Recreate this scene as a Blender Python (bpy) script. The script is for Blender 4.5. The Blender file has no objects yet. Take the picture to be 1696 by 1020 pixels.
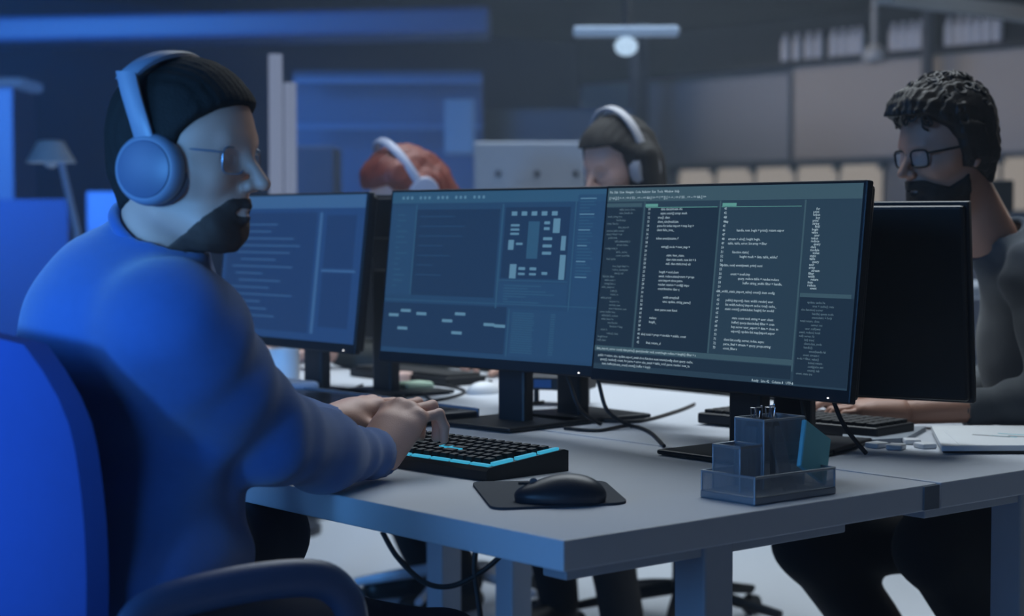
import bpy, bmesh, math, random
import numpy as np
from mathutils import Vector, Matrix, Euler
random.seed(7)
scene = bpy.context.scene
COL = scene.collection
PI = math.pi
V = Vector

# ------------------------------------------------------------------ camera
FPX = 2975.0
PITCH = math.atan(140/FPX)
R2 = V((.762, -.6476, 0)).normalized()
F2 = V((.6476, .762, 0)).normalized()
FC = V((F2.x*math.cos(PITCH), F2.y*math.cos(PITCH), -math.sin(PITCH)))
UC = V((F2.x*math.sin(PITCH), F2.y*math.sin(PITCH), math.cos(PITCH)))
DESK_Z = .74
CZ = DESK_Z + .41
def ray(px, py): return FC + R2*((px-848)/FPX) + UC*((510-py)/FPX)
_r = ray(933, 895)
CAM = V((0, 0, DESK_Z)) - _r*(-.41/_r.z)
def W(px, py, d): return CAM + ray(px, py)*d          # point of the place at camera depth d (metres)
def onz(px, py, z):
    r = ray(px, py); return CAM + r*((z-CAM.z)/r.z)
def proj(p):
    q = V(p)-CAM; d = q.dot(FC); return 848+FPX*q.dot(R2)/d, 510-FPX*q.dot(UC)/d, d

cd = bpy.data.cameras.new('camera'); cam = bpy.data.objects.new('camera', cd); COL.objects.link(cam)
cam.location = CAM
cam.rotation_euler = Matrix((R2, UC, -FC)).transposed().to_euler()
cd.sensor_width = 36; cd.lens = FPX/1696*36; cd.clip_end = 200; cd.clip_start = .05
cd.dof.use_dof = True; cd.dof.focus_distance = 2.95; cd.dof.aperture_fstop = 3.4
scene.camera = cam

# ------------------------------------------------------------------ materials
def srgb(c):
    if isinstance(c, str):
        c = [int(c[i:i+2], 16)/255 for i in (0, 2, 4)]
    return tuple((x/12.92 if x <= .04045 else ((x+.055)/1.055)**2.4) for x in c)
MATS = {}
def mat(name, col, rough=.6, metal=0, var=.06, scale=40, bump=0, bscale=200, emis=None, estr=0, spec=.5, alpha=1, sheen=0, coat=0):
    if name in MATS: return MATS[name]
    m = bpy.data.materials.new(name); m.use_nodes = True; nt = m.node_tree; N = nt.nodes; L = nt.links
    b = N['Principled BSDF']; c = srgb(col)
    b.inputs['Roughness'].default_value = rough; b.inputs['Metallic'].default_value = metal
    b.inputs['Specular IOR Level'].default_value = spec
    if sheen: b.inputs['Sheen Weight'].default_value = sheen; b.inputs['Sheen Roughness'].default_value = .5
    if coat: b.inputs['Coat Weight'].default_value = coat
    tc = N.new('ShaderNodeTexCoord'); nz = N.new('ShaderNodeTexNoise'); nz.inputs['Scale'].default_value = scale; nz.inputs['Detail'].default_value = 3
    L.new(tc.outputs['Object'], nz.inputs['Vector'])
    mx = N.new('ShaderNodeMix'); mx.data_type = 'RGBA'
    mx.inputs[6].default_value = (*[x*(1-var) for x in c], 1); mx.inputs[7].default_value = (*[min(1, x*(1+var)) for x in c], 1)
    L.new(nz.outputs['Fac'], mx.inputs[0]); L.new(mx.outputs[2], b.inputs['Base Color'])
    if bump:
        n2 = N.new('ShaderNodeTexNoise'); n2.inputs['Scale'].default_value = bscale; n2.inputs['Detail'].default_value = 2
        L.new(tc.outputs['Object'], n2.inputs['Vector'])
        bp = N.new('ShaderNodeBump'); bp.inputs['Strength'].default_value = bump; bp.inputs['Distance'].default_value = .002
        L.new(n2.outputs['Fac'], bp.inputs['Height']); L.new(bp.outputs['Normal'], b.inputs['Normal'])
    if emis:
        b.inputs['Emission Color'].default_value = (*srgb(emis), 1); b.inputs['Emission Strength'].default_value = estr
    if alpha < 1:
        b.inputs['Alpha'].default_value = alpha
    MATS[name] = m
    return m
def glow(name, col, s):
    if name in MATS: return MATS[name]
    return mat(name, '050608', .5, emis=col, estr=s, var=.01, spec=.2)

# ------------------------------------------------------------------ objects
def new_obj(name, me, m=None, parent=None, smooth=False):
    o = bpy.data.objects.new(name, me); COL.objects.link(o)
    if m: me.materials.append(m)
    if parent: o.parent = parent
    if smooth: me.shade_smooth() if hasattr(me, 'shade_smooth') else [setattr(p, 'use_smooth', True) for p in me.polygons]
    return o
def tag(o, label, cat, group=None):
    o['label'] = label; o['category'] = cat
    if group: o['group'] = group
    return o
def thing(name, label, cat, loc=(0, 0, 0), rz=0, group=None, rot=None):
    o = bpy.data.objects.new(name, None); COL.objects.link(o); o.location = loc; o.empty_display_size = .05
    o.rotation_euler = rot if rot else (0, 0, rz)
    return tag(o, label, cat, group)
def dup(root, loc=None, rz=None, label=None, group=None):
    r = root.copy(); COL.objects.link(r)
    if loc is not None: r.location = loc
    if rz is not None: r.rotation_euler = (0, 0, rz)
    if label: r['label'] = label
    if group: r['group'] = group
    for ch in list(root.children):
        c = ch.copy(); COL.objects.link(c); c.parent = r
        for g in list(ch.children):
            e = g.copy(); COL.objects.link(e); e.parent = c
    return r
class MB:
    def __init__(s): s.bm = bmesh.new()
    def _x(s, vs, M):
        if M is not None: bmesh.ops.transform(s.bm, matrix=M, verts=vs)
    def box(s, c, size, bev=0, M=None, rot=None, seg=2):
        r = bmesh.ops.create_cube(s.bm, size=1); vs = r['verts']
        bmesh.ops.scale(s.bm, vec=size, verts=vs)
        if bev:
            es = list({e for v in vs for e in v.link_edges})
            q = bmesh.ops.bevel(s.bm, geom=es, offset=min(bev, min(size)*.49), segments=seg, affect='EDGES', profile=.5)
            vs = [v for v in q['verts']] if q['verts'] else vs
            vs = list({v for f in q['faces'] for v in f.verts} | set(v for v in vs if v.is_valid))
            # include all verts connected
            st = list(vs); seen = set(st)
            while st:
                v = st.pop()
                for e in v.link_edges:
                    o = e.other_vert(v)
                    if o not in seen: seen.add(o); st.append(o)
            vs = list(seen)
        if rot: s._x(vs, Euler(rot).to_matrix().to_4x4())
        s._x(vs, Matrix.Translation(c)); s._x(vs, M); return s
    def cyl(s, a, b, r, r2=None, n=24, M=None):
        a = V(a); b = V(b); d = b-a
        q = bmesh.ops.create_cone(s.bm, cap_ends=True, segments=n, radius1=r, radius2=r if r2 is None else r2, depth=d.length)
        T = Matrix.Translation((a+b)/2) @ d.to_track_quat('Z', 'Y').to_matrix().to_4x4()
        s._x(q['verts'], T); s._x(q['verts'], M); return s
    def ball(s, c, r, n=20, M=None):
        q = bmesh.ops.create_uvsphere(s.bm, u_segments=n, v_segments=n//2+2, radius=1)
        rr = (r, r, r) if not hasattr(r, '__len__') else r
        bmesh.ops.scale(s.bm, vec=rr, verts=q['verts']); s._x(q['verts'], Matrix.Translation(c)); s._x(q['verts'], M); return s
    def tube(s, pts, r, n=10, M=None, closed=False, flat=1.0, up=None):
        pts = [V(p) for p in pts]; rings = []
        N = len(pts); prev = None
        for i, p in enumerate(pts):
            a = pts[(i-1) % N] if (closed or i > 0) else p; b = pts[(i+1) % N] if (closed or i < N-1) else p
            t = (b-a).normalized()
            if prev is None:
                x = V(up).cross(t) if up else t.orthogonal()
            else: x = prev-t*prev.dot(t)
            if x.length < 1e-6: x = t.orthogonal()
            x.normalize(); y = t.cross(x); prev = x
            ri = r[i] if hasattr(r, '__len__') else r
            rings.append([s.bm.verts.new(p+x*math.cos(2*PI*k/n)*ri+y*math.sin(2*PI*k/n)*ri*flat) for k in range(n)])
        for i in range(N if closed else N-1):
            A = rings[i]; B = rings[(i+1) % N]
            for k in range(n): s.bm.faces.new((A[k], A[(k+1) % n], B[(k+1) % n], B[k]))
        if not closed: s.bm.faces.new(rings[0][::-1]); s.bm.faces.new(rings[-1])
        s._x([v for q in rings for v in q], M); return s
    def prism(s, poly, z0, z1, M=None):
        lo = [s.bm.verts.new((x, y, z0)) for x, y in poly]; hi = [s.bm.verts.new((x, y, z1)) for x, y in poly]
        n = len(poly); s.bm.faces.new(lo[::-1]); s.bm.faces.new(hi)
        for i in range(n): s.bm.faces.new((lo[i], lo[(i+1) % n], hi[(i+1) % n], hi[i]))
        s._x(lo+hi, M); return s
    def lathe(s, prof, n=28, M=None):
        rings = [[s.bm.verts.new((r*math.cos(2*PI*k/n), r*math.sin(2*PI*k/n), z)) for k in range(n)] for r, z in prof]
        for A, B in zip(rings, rings[1:]):
            for k in range(n): s.bm.faces.new((A[k], A[(k+1) % n], B[(k+1) % n], B[k]))
        s.bm.faces.new(rings[0][::-1]); s.bm.faces.new(rings[-1])
        s._x([v for q in rings for v in q], M); return s
    def rect(s, x0, x1, z0, z1, y=0, M=None):
        vs = [s.bm.verts.new(p) for p in ((x0, y, z0), (x1, y, z0), (x1, y, z1), (x0, y, z1))]
        s.bm.faces.new(vs); s._x(vs, M); return s
    def build(s, name, m, parent=None, smooth=False, angle=None):
        bmesh.ops.recalc_face_normals(s.bm, faces=s.bm.faces[:])
        me = bpy.data.meshes.new(name); s.bm.to_mesh(me); s.bm.free()
        o = new_obj(name, me, m, parent)
        if smooth:
            for p in me.polygons: p.use_smooth = True
            if angle is None: angle = 40
            me.set_sharp_from_angle(angle=math.radians(angle))
        return o
def spline(pts, n=8):
    pts = [V(p) for p in pts]; P = [pts[0]]+pts+[pts[-1]]; out = []
    for i in range(1, len(P)-2):
        a, b, c, d = P[i-1:i+3]
        for k in range(n):
            t = k/n
            out.append(.5*((2*b)+(c-a)*t+(2*a-5*b+4*c-d)*t*t+(3*b-a-3*c+d)*t**3))
    out.append(pts[-1]); return out

# ------------------------------------------------------------------ organic surfaces: smooth-union distance fields -> mesh
def npv(p): return np.array(p, dtype=np.float32)
class Op:
    # kind: 'cone' a,b,ra,rb ; 'ell' c,radii,rot(3x3 columns=axes) ; k = blend ; sub = carve
    def __init__(s, kind, k=.02, sub=False, **kw):
        s.kind = kind; s.k = k; s.sub = sub; s.__dict__.update(kw)
    def bbox(s):
        if s.kind == 'cone':
            r = max(s.ra, s.rb); return np.minimum(s.a, s.b)-r, np.maximum(s.a, s.b)+r
        r = float(np.max(s.rad)); return s.c-r, s.c+r
    def dist(s, X, Y, Z):
        if s.kind == 'cone':
            ab = s.b-s.a; L2 = float(ab@ab)+1e-12
            px, py, pz = X-s.a[0], Y-s.a[1], Z-s.a[2]
            t = np.clip((px*ab[0]+py*ab[1]+pz*ab[2])/L2, 0, 1)
            d = np.sqrt((px-t*ab[0])**2+(py-t*ab[1])**2+(pz-t*ab[2])**2)
            return d-(s.ra+(s.rb-s.ra)*t)
        px, py, pz = X-s.c[0], Y-s.c[1], Z-s.c[2]; A = s.rot
        q = [px*A[i][0]+py*A[i][1]+pz*A[i][2] for i in range(3)]
        k0 = np.sqrt(sum((q[i]/s.rad[i])**2 for i in range(3))); k1 = np.sqrt(sum((q[i]/s.rad[i]**2)**2 for i in range(3)))+1e-9
        return k0*(k0-1)/k1
def cone(a, b, ra, rb, k=.02, sub=False): return Op('cone', k, sub, a=npv(a), b=npv(b), ra=ra, rb=rb)
def ell(c, rad, axes=None, k=.02, sub=False):
    A = np.eye(3, dtype=np.float32) if axes is None else np.array([list(v) for v in axes], dtype=np.float32)
    return Op('ell', k, sub, c=npv(c), rad=npv(rad), rot=A)
def xf_ops(ops, M):
    out = []; R = np.array(M.to_3x3().normalized(), dtype=np.float32); sc = M.to_scale()[0]
    for o in ops:
        if o.kind == 'cone':
            out.append(Op('cone', o.k*sc, o.sub, a=npv(M@V(o.a.tolist())), b=npv(M@V(o.b.tolist())), ra=o.ra*sc, rb=o.rb*sc))
        else:
            out.append(Op('ell', o.k*sc, o.sub, c=npv(M@V(o.c.tolist())), rad=o.rad*sc, rot=(o.rot@R.T)))
    return out
def field(ops, h, inflate=0, lo=None, hi=None, pad=.03):
    if lo is None:
        bs = [o.bbox() for o in ops if not o.sub]
        lo = np.min([b[0] for b in bs], 0)-pad-inflate; hi = np.max([b[1] for b in bs], 0)+pad+inflate
    n = np.ceil((hi-lo)/h).astype(int)+1
    Fd = np.full(n, .2, dtype=np.float32)
    ax = [lo[i]+h*np.arange(n[i], dtype=np.float32) for i in range(3)]
    for o in ops:
        b0, b1 = o.bbox(); m = o.k+.03+inflate
        i0 = np.maximum(0, np.floor((b0-m-lo)/h).astype(int)); i1 = np.minimum(n, np.ceil((b1+m-lo)/h).astype(int)+1)
        if np.any(i1 <= i0): continue
        sl = tuple(slice(i0[i], i1[i]) for i in range(3))
        X = ax[0][sl[0]][:, None, None]; Y = ax[1][sl[1]][None, :, None]; Z = ax[2][sl[2]][None, None, :]
        d = o.dist(X, Y, Z); f = Fd[sl]; k = max(o.k, 1e-4)
        if o.sub:
            d = -d; hh = np.maximum(k-np.abs(f-d), 0)/k; Fd[sl] = np.maximum(f, d)+hh*hh*k*.25
        else:
            hh = np.maximum(k-np.abs(f-d), 0)/k; Fd[sl] = np.minimum(f, d)-hh*hh*k*.25
    if inflate: Fd -= inflate
    return Fd, lo, ax
def nets(Fd, lo, h):
    ins = Fd < 0
    c = np.zeros(tuple(np.array(Fd.shape)-1), dtype=np.uint8)
    for dx in (0, 1):
        for dy in (0, 1):
            for dz in (0, 1):
                c += ins[dx:ins.shape[0]-1+dx, dy:ins.shape[1]-1+dy, dz:ins.shape[2]-1+dz]
    act = (c > 0) & (c < 8); idx = np.argwhere(act); nid = np.full(act.shape, -1, dtype=np.int32); nid[act] = np.arange(len(idx))
    acc = np.zeros((len(idx), 3)); cnt = np.zeros(len(idx))
    C = [(x, y, z) for x in (0, 1) for y in (0, 1) for z in (0, 1)]
    for i, a in enumerate(C):
        for b in C[i+1:]:
            if sum(abs(p-q) for p, q in zip(a, b)) != 1: continue
            fa = Fd[idx[:, 0]+a[0], idx[:, 1]+a[1], idx[:, 2]+a[2]]; fb = Fd[idx[:, 0]+b[0], idx[:, 1]+b[1], idx[:, 2]+b[2]]
            m = (fa < 0) != (fb < 0); t = np.where(m, fa/(fa-fb+1e-20), 0)
            A = np.array(a); B = np.array(b); acc += m[:, None]*(A+t[:, None]*(B-A)); cnt += m
    vs = (idx+acc/cnt[:, None])*h+lo
    quads = []
    for axn in range(3):
        s0 = [slice(None)]*3; s1 = [slice(None)]*3; s0[axn] = slice(0, -1); s1[axn] = slice(1, None)
        A = ins[tuple(s0)]; B = ins[tuple(s1)]; e = np.argwhere(A != B)
        o1, o2 = [i for i in range(3) if i != axn]
        ok = (e[:, o1] > 0) & (e[:, o2] > 0) & (e[:, o1] < Fd.shape[o1]-1) & (e[:, o2] < Fd.shape[o2]-1); e = e[ok]
        def g(d1, d2):
            q = e.copy(); q[:, o1] += d1; q[:, o2] += d2; return nid[q[:, 0], q[:, 1], q[:, 2]]
        Q = np.stack([g(-1, -1), g(0, -1), g(0, 0), g(-1, 0)], 1)
        fl = A[e[:, 0], e[:, 1], e[:, 2]] ^ (axn == 1)
        Q[~fl] = Q[~fl][:, ::-1]; quads.append(Q)
    return vs, np.concatenate(quads)
def mesh_from(vs, qs, name):
    me = bpy.data.meshes.new(name); n = len(vs); m = len(qs)
    me.vertices.add(n); me.vertices.foreach_set('co', vs.astype(np.float32).ravel())
    me.loops.add(m*4); me.loops.foreach_set('vertex_index', qs.astype(np.int32).ravel())
    me.polygons.add(m); me.polygons.foreach_set('loop_start', np.arange(m, dtype=np.int32)*4)
    try: me.polygons.foreach_set('loop_total', np.full(m, 4, dtype=np.int32))
    except Exception: pass
    me.update(calc_edges=True); me.validate()
    me.polygons.foreach_set('use_smooth', np.ones(len(me.polygons), dtype=bool)); me.update()
    return me
def organic(name, pieces, m, parent):
    """pieces: list of (ops, h, inflate, modifier fn) -> ONE mesh object"""
    VS = []; QS = []; off = 0
    for p in pieces:
        ops, h = p[0], p[1]; inf = p[2] if len(p) > 2 else 0; fn = p[3] if len(p) > 3 else None
        Fd, lo, ax = field(ops, h, inf)
        if fn: Fd = fn(Fd, ax[0][:, None, None], ax[1][None, :, None], ax[2][None, None, :])
        v, q = nets(Fd, lo, h); VS.append(v); QS.append(q+off); off += len(v)
    me = mesh_from(np.concatenate(VS), np.concatenate(QS), name)
    o = new_obj(name, me, m)
    if parent:
        o.parent = parent; o.matrix_parent_inverse = Matrix.LocRotScale(parent.location, parent.rotation_euler, None).inverted()
    return o
def smax(a, b, k):
    h = np.maximum(k-np.abs(a-b), 0)/k; return np.maximum(a, b)+h*h*k*.25
def wave(X, Y, Z, s, seed=0):
    r = np.random.RandomState(seed); out = 0
    for i in range(5):
        d = r.normal(size=3); d /= np.linalg.norm(d); f = s*(1+.6*r.rand())
        out = out+np.sin((X*d[0]+Y*d[1]+Z*d[2])*f+r.rand()*6.28)
    return out/5
# ------------------------------------------------------------------ palette
M_desk = mat('desk_laminate', 'c9ced6', .42, var=.03, scale=12, bump=.05, bscale=400)
M_edge = mat('desk_metal', 'a9afb8', .5, var=.04)
M_black = mat('black_plastic', '17191d', .42, var=.1, bump=.12, bscale=900)
M_black2 = mat('matte_black', '101215', .65, var=.1, bump=.1, bscale=600)
M_dark = mat('dark_grey_plastic', '2a2d33', .5, var=.08, bump=.1, bscale=700)
M_mid = mat('mid_grey_metal', '5d646e', .4, metal=.6, var=.05)
M_white = mat('white_plastic', 'd9dce0', .4, var=.03)
M_cable = mat('black_rubber', '15171a', .55, var=.05)
M_paper = mat('white_paper', 'dfe3e6', .8, var=.03, scale=9)
M_chrome = mat('chrome', 'c9ccd2', .18, metal=1, var=.03)

# ------------------------------------------------------------------ setting
def struct(name, mb, m, parent=None, smooth=False):
    o = mb.build(name, m, parent, smooth)
    if not parent: o['kind'] = 'structure'
    return o
XW, YW, ZC = 11.0, 12.0, 3.0
floor_m = mat('floor_vinyl', 'cfd5dc', .38, var=.05, scale=1.3, bump=.05, bscale=60)
struct('floor', MB().box((4, 4, -.05), (18, 18, .1)), floor_m)
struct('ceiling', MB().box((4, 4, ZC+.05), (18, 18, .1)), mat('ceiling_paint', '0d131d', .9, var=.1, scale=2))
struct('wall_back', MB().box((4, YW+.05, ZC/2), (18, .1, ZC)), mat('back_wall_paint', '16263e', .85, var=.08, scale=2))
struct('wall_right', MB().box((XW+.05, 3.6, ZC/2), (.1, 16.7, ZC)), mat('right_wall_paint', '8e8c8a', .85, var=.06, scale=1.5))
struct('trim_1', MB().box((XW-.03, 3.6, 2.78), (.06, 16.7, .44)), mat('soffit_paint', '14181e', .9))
def depth_on_x(px, x):
    t = (px-848)/FPX; return (x-CAM.x)/(R2.x*t+F2.x)
# tall pale board wall panels standing on the right wall
def pt(px, py, x=None, y=None):
    r = ray(px, py)
    k = (x-CAM.x)/r.x if x is not None else (y-CAM.y)/r.y
    return CAM+r*k
def wall_panel(px0, px1, z0, z1, name, label, cat, m, x=XW-.06, grp=None, t=.05, bev=.01):
    a = pt(px0, 300, x=x); b = pt(px1, 300, x=x); y0, y1 = sorted((a.y, b.y))
    o = MB().box((x, (y0+y1)/2, (z0+z1)/2), (t, y1-y0, z1-z0), bev).build(name, m)
    if cat: tag(o, label, cat, grp)
    return o
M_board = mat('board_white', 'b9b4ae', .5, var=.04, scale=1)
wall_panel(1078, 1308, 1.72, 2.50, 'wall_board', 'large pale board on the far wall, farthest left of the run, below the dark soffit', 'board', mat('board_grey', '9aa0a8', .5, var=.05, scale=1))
wall_panel(1316, 1528, 1.72, 2.56, 'wall_board', 'large pale board on the far wall between the pendant rod and the slim dark pipe', 'board', M_board)
wall_panel(1540, 1760, 1.72, 2.56, 'wall_board', 'large pale board on the far wall behind the curly-haired man', 'board', M_board)
# row of small white bottles on a ledge above the boards
led = MB().box((XW-.12, 4.5, 2.585), (.24, 12, .03)).build('wall_ledge', mat('ledge_dark', '22262c', .6)); tag(led, 'long dark ledge above the pale boards on the far wall', 'shelf')
bot = MB().lathe([(.036, 0), (.042, .02), (.042, .16), (.03, .2), (.02, .21), (.02, .245)], 16)
btl = bot.build('bottle', mat('bottle_white', 'e2e4e6', .4), None, True)
bxs = [1301, 1320, 1340, 1356, 1381, 1396, 1411, 1424, 1480, 1495, 1510, 1524, 1572, 1588, 1603, 1619, 1635, 1652]
for i, bx in enumerate(bxs):
    o = btl if i == 0 else btl.copy()
    if i: COL.objects.link(o)
    p = pt(bx, 100, x=XW-.16); o.location = (XW-.16, p.y, 2.6)
    g = 'bottles above the boards'
    grp = ['in the leftmost cluster', 'just left of the pendant lamp', 'just right of the pendant lamp', 'in the rightmost cluster'][0 if i < 4 else 1 if i < 8 else 2 if i < 12 else 3]
    tag(o, 'small white bottle on the high ledge, '+grp, 'bottle', 'white bottles on the high ledge, '+grp)
# windows strip on the right wall under the boards
wf = mat('window_frame', '3c4c58', .5)
def window(n, px0, px1, z0, z1, mull):
    x = XW-.04; a = pt(px0, 300, x=x).y; b = pt(px1, 300, x=x).y; y0, y1 = sorted((a, b))
    mb = MB()
    for z in (z0, z1): mb.box((x, (y0+y1)/2, z), (.08, y1-y0+.06, .035))
    for k in range(mull+1): mb.box((x, y0+(y1-y0)*k/mull, (z0+z1)/2), (.03, .015, z1-z0)); mb.box((x-.02, y0+(y1-y0)*k/mull, z1-.03), (.06, .07, .07))
    w = mb.build('window_%d' % n, wf); w['kind'] = 'structure'
    g = MB().box((x+.02, (y0+y1)/2, (z0+z1)/2), (.01, y1-y0, z1-z0)).build('pane', glow('window_light', 'cfc6bd', .42), w)
window(1, 1122, 1464, 1.24, 1.68, 5)
window(2, 1590, 1800, 1.24, 1.70, 3)
# columns
def column(px, y=None, x=None, w=.2, col='1a2638', name='wall', n=0):
    p = pt(px, 300, x=x, y=y)
    o = MB().box((p.x, p.y, ZC/2), (w, w, ZC), .01).build('pillar', mat('pillar_'+col, col, .7)); return o
tag(column(1057, x=10.2, w=.13, col='26374c'), 'slim dark pillar in the background right of the ceiling lamp', 'pillar')
o = MB().cyl((XW-.3, pt(1536, 100, x=XW-.3).y, 1.62), (XW-.3, pt(1536, 100, x=XW-.3).y, ZC), .05).build('wall_pipe', mat('pipe_dark', '3b4148', .5), None, True)
tag(o, 'slim dark vertical pipe on the far wall above the curly-haired man', 'pipe')
# pendant rod + shade
pp = pt(1448, 80, x=9.5); z_low = pp.z
o = thing('pendant_lamp', 'pendant lamp on a thin pale rod hanging before the far wall', 'lamp', (pp.x, pp.y, ZC))
MB().cyl((0, 0, z_low-ZC), (0, 0, 0), .022).build('rod', mat('rod_grey', '7c848c', .5), o, True)
MB().lathe([(.02, z_low-ZC+.04), (.09, z_low-ZC-.02), (.1, z_low-ZC-.1), (.02, z_low-ZC-.12)]).build('lamp_shade', mat('shade_grey', '8f979f', .4), o, True)
# hanging rail top right
a = W(1470, -5, 9.0); b = W(1760, 36, 9.0*1.18)
dirx = 1
A = W(1468, -6, 8.6); B = V((A.x+2.6, A.y, A.z))
o = MB().box(((A.x+B.x)/2, A.y, A.z), (B.x-A.x, .1, .07)).build('hanging_rail', mat('rail_grey', '6f757b', .5)); tag(o, 'pale straight rail hanging under the ceiling, top right', 'rail')
# ceiling lamp: two bars and a round spot
c0 = W(1037, 52, 8.5)
o = thing('ceiling_lamp', 'ceiling lamp with two pale blades and a round glowing spot below', 'lamp', c0)
MB().box((0, 0, 0), (.5, .09, .045), .015, rot=(0, 0, -.75)).build('arm', mat('lamp_blade', '9fb0c4', .4, emis='8fa6bd', estr=.12), o)
MB().ball((0, 0, -.07), (.055, .055, .045)).build('bulb', glow('spot_glow', 'a9c4de', 1.2), o, True)
MB().cyl((0, 0, 0), (0, 0, ZC-c0.z), .02).build('rod', M_dark, o, True)

dA = W(190, 52, 11.5)
o = MB().box((0, 0, 0), (3.2, .5, .16), .03).build('ceiling_duct', mat('duct_grey', '2b4468', .5)); o.location = W(380, 48, 11.0); o.rotation_euler = (0, -.02, math.atan2(R2.y, R2.x)); tag(o, 'long pale box added for the light band under the ceiling above the man with headphones', 'duct')  # box coloured to stand in for a pale band of light
# back wall, left: tall pale cabinet, glass bay, pillar, tubes
def back_box(px0, px1, z0, z1, y, name, label, cat, m, t=.3, bev=.01):
    a = pt(px0, 300, y=y).x; b = pt(px1, 300, y=y).x; x0, x1 = sorted((a, b))
    o = MB().box(((x0+x1)/2, y, (z0+z1)/2), (x1-x0, t, z1-z0), bev).build(name, m)
    return tag(o, label, cat)
def zat(px, py, y): return pt(px, py, y=y).z
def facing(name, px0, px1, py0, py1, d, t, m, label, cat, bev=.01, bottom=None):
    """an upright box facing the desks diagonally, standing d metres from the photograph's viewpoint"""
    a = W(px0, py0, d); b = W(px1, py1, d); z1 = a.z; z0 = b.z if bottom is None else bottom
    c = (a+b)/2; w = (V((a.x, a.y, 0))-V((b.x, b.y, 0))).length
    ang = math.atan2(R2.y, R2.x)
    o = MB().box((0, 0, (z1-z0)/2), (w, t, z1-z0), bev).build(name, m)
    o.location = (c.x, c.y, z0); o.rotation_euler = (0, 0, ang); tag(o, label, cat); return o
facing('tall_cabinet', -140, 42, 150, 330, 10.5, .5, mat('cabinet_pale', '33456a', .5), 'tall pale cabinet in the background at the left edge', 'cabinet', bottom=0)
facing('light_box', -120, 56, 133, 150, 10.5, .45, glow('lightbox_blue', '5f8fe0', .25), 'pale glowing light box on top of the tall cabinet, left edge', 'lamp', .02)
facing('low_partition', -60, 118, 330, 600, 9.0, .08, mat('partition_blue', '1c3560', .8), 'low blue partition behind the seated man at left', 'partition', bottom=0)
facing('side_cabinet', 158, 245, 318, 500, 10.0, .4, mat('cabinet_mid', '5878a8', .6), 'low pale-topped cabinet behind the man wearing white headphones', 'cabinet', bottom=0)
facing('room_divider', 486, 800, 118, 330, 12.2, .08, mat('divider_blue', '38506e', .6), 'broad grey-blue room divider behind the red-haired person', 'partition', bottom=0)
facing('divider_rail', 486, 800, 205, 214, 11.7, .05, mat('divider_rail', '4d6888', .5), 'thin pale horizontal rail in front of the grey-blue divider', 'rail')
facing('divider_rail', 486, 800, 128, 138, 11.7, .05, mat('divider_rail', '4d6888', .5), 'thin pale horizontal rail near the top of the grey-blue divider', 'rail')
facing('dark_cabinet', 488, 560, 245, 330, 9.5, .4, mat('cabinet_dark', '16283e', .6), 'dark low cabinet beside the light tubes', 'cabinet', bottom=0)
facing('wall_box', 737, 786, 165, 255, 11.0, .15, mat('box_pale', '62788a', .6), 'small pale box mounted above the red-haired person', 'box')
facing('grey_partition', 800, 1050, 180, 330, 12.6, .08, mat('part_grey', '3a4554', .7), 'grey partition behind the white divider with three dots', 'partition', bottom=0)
o = facing('desk_divider', 785, 968, 235, 330, 8.2, .03, mat('divider_white', '8f949e', .5), 'white desk divider with three dark dots, left of the black-haired person', 'divider', .01, bottom=.74)
h = o.dimensions.z; w = o.dimensions.x
for fx in (-.28, .07, .42):
    MB().cyl((fx*w, -.02, h-.145), (fx*w, .0, h-.145), .014).build('dot', M_dark, o, True)
fd = W(880, 372, 8.3)
o = thing('desk', 'pale desk in the background carrying the white divider with dots', 'desk', (fd.x, fd.y, 0), math.atan2(R2.y, R2.x))
MB().box((0, 0, .72), (1.1, .7, .04), .003).build('desktop', mat('far_desk', '8f98a4', .5), o)
for sx in (-.45, .45): MB().box((sx, 0, .35), (.06, .06, .70), .003).build('leg', M_edge, o); MB().box((sx, 0, .02), (.07, .6, .04), .003).build('foot', M_edge, o)

# vertical light tubes
def tube_light(px, py0, py1, d, wpx, label):
    a = W(px, py0, d); b = W(px, py1, d); r = wpx/2/FPX*d
    o = thing('light_tube', label, 'lamp', (a.x, a.y, 0), group='upright light tubes')
    MB().cyl((0, 0, 1.0), (0, 0, a.z), r, n=20).build('tube', glow('tube_glow', 'a8b8dc', .42), o, True)
    MB().cyl((0, 0, 0), (0, 0, 1.0), r*1.05, n=20).build('post', mat('tube_post', '3a4658', .5), o, True)
    MB().cyl((0, 0, 0), (0, 0, .03), .16).build('foot', M_dark, o, True)
tube_light(456, 90, 322, 6.6, 23, 'taller upright light tube beside the face of the man with headphones')
tube_light(480, 137, 320, 7.0, 21, 'shorter upright light tube, right one of the pair')
# standing lamp behind the man
a = W(84, 232, 7.0)
o = thing('desk_lamp', 'lamp with a white cone shade and bent arm on the left, behind the man', 'lamp', (a.x, a.y, 0))
sh = MB().lathe([(.03, 0), (.05, -.005), (.095, -.085), (.094, -.088), (.045, -.012), (.028, -.01)], 28); s = sh.build('lamp_shade', mat('lamp_white', 'dfe5ee', .5), o, True); s.location = (0, 0, a.z)
MB().ball((0, 0, a.z-.08), .03).build('bulb', mat('bulb_off', 'c8ccd4', .3), o, True)
p2 = W(128, 385, 7.0)-V((a.x, a.y, 0)); p1 = W(97, 250, 7.0)-V((a.x, a.y, 0))
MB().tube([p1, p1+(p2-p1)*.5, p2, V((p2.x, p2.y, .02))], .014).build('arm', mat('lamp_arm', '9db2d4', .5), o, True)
MB().cyl((p2.x, p2.y, 0), (p2.x, p2.y, .03), .13).build('base', M_dark, o, True)
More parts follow.
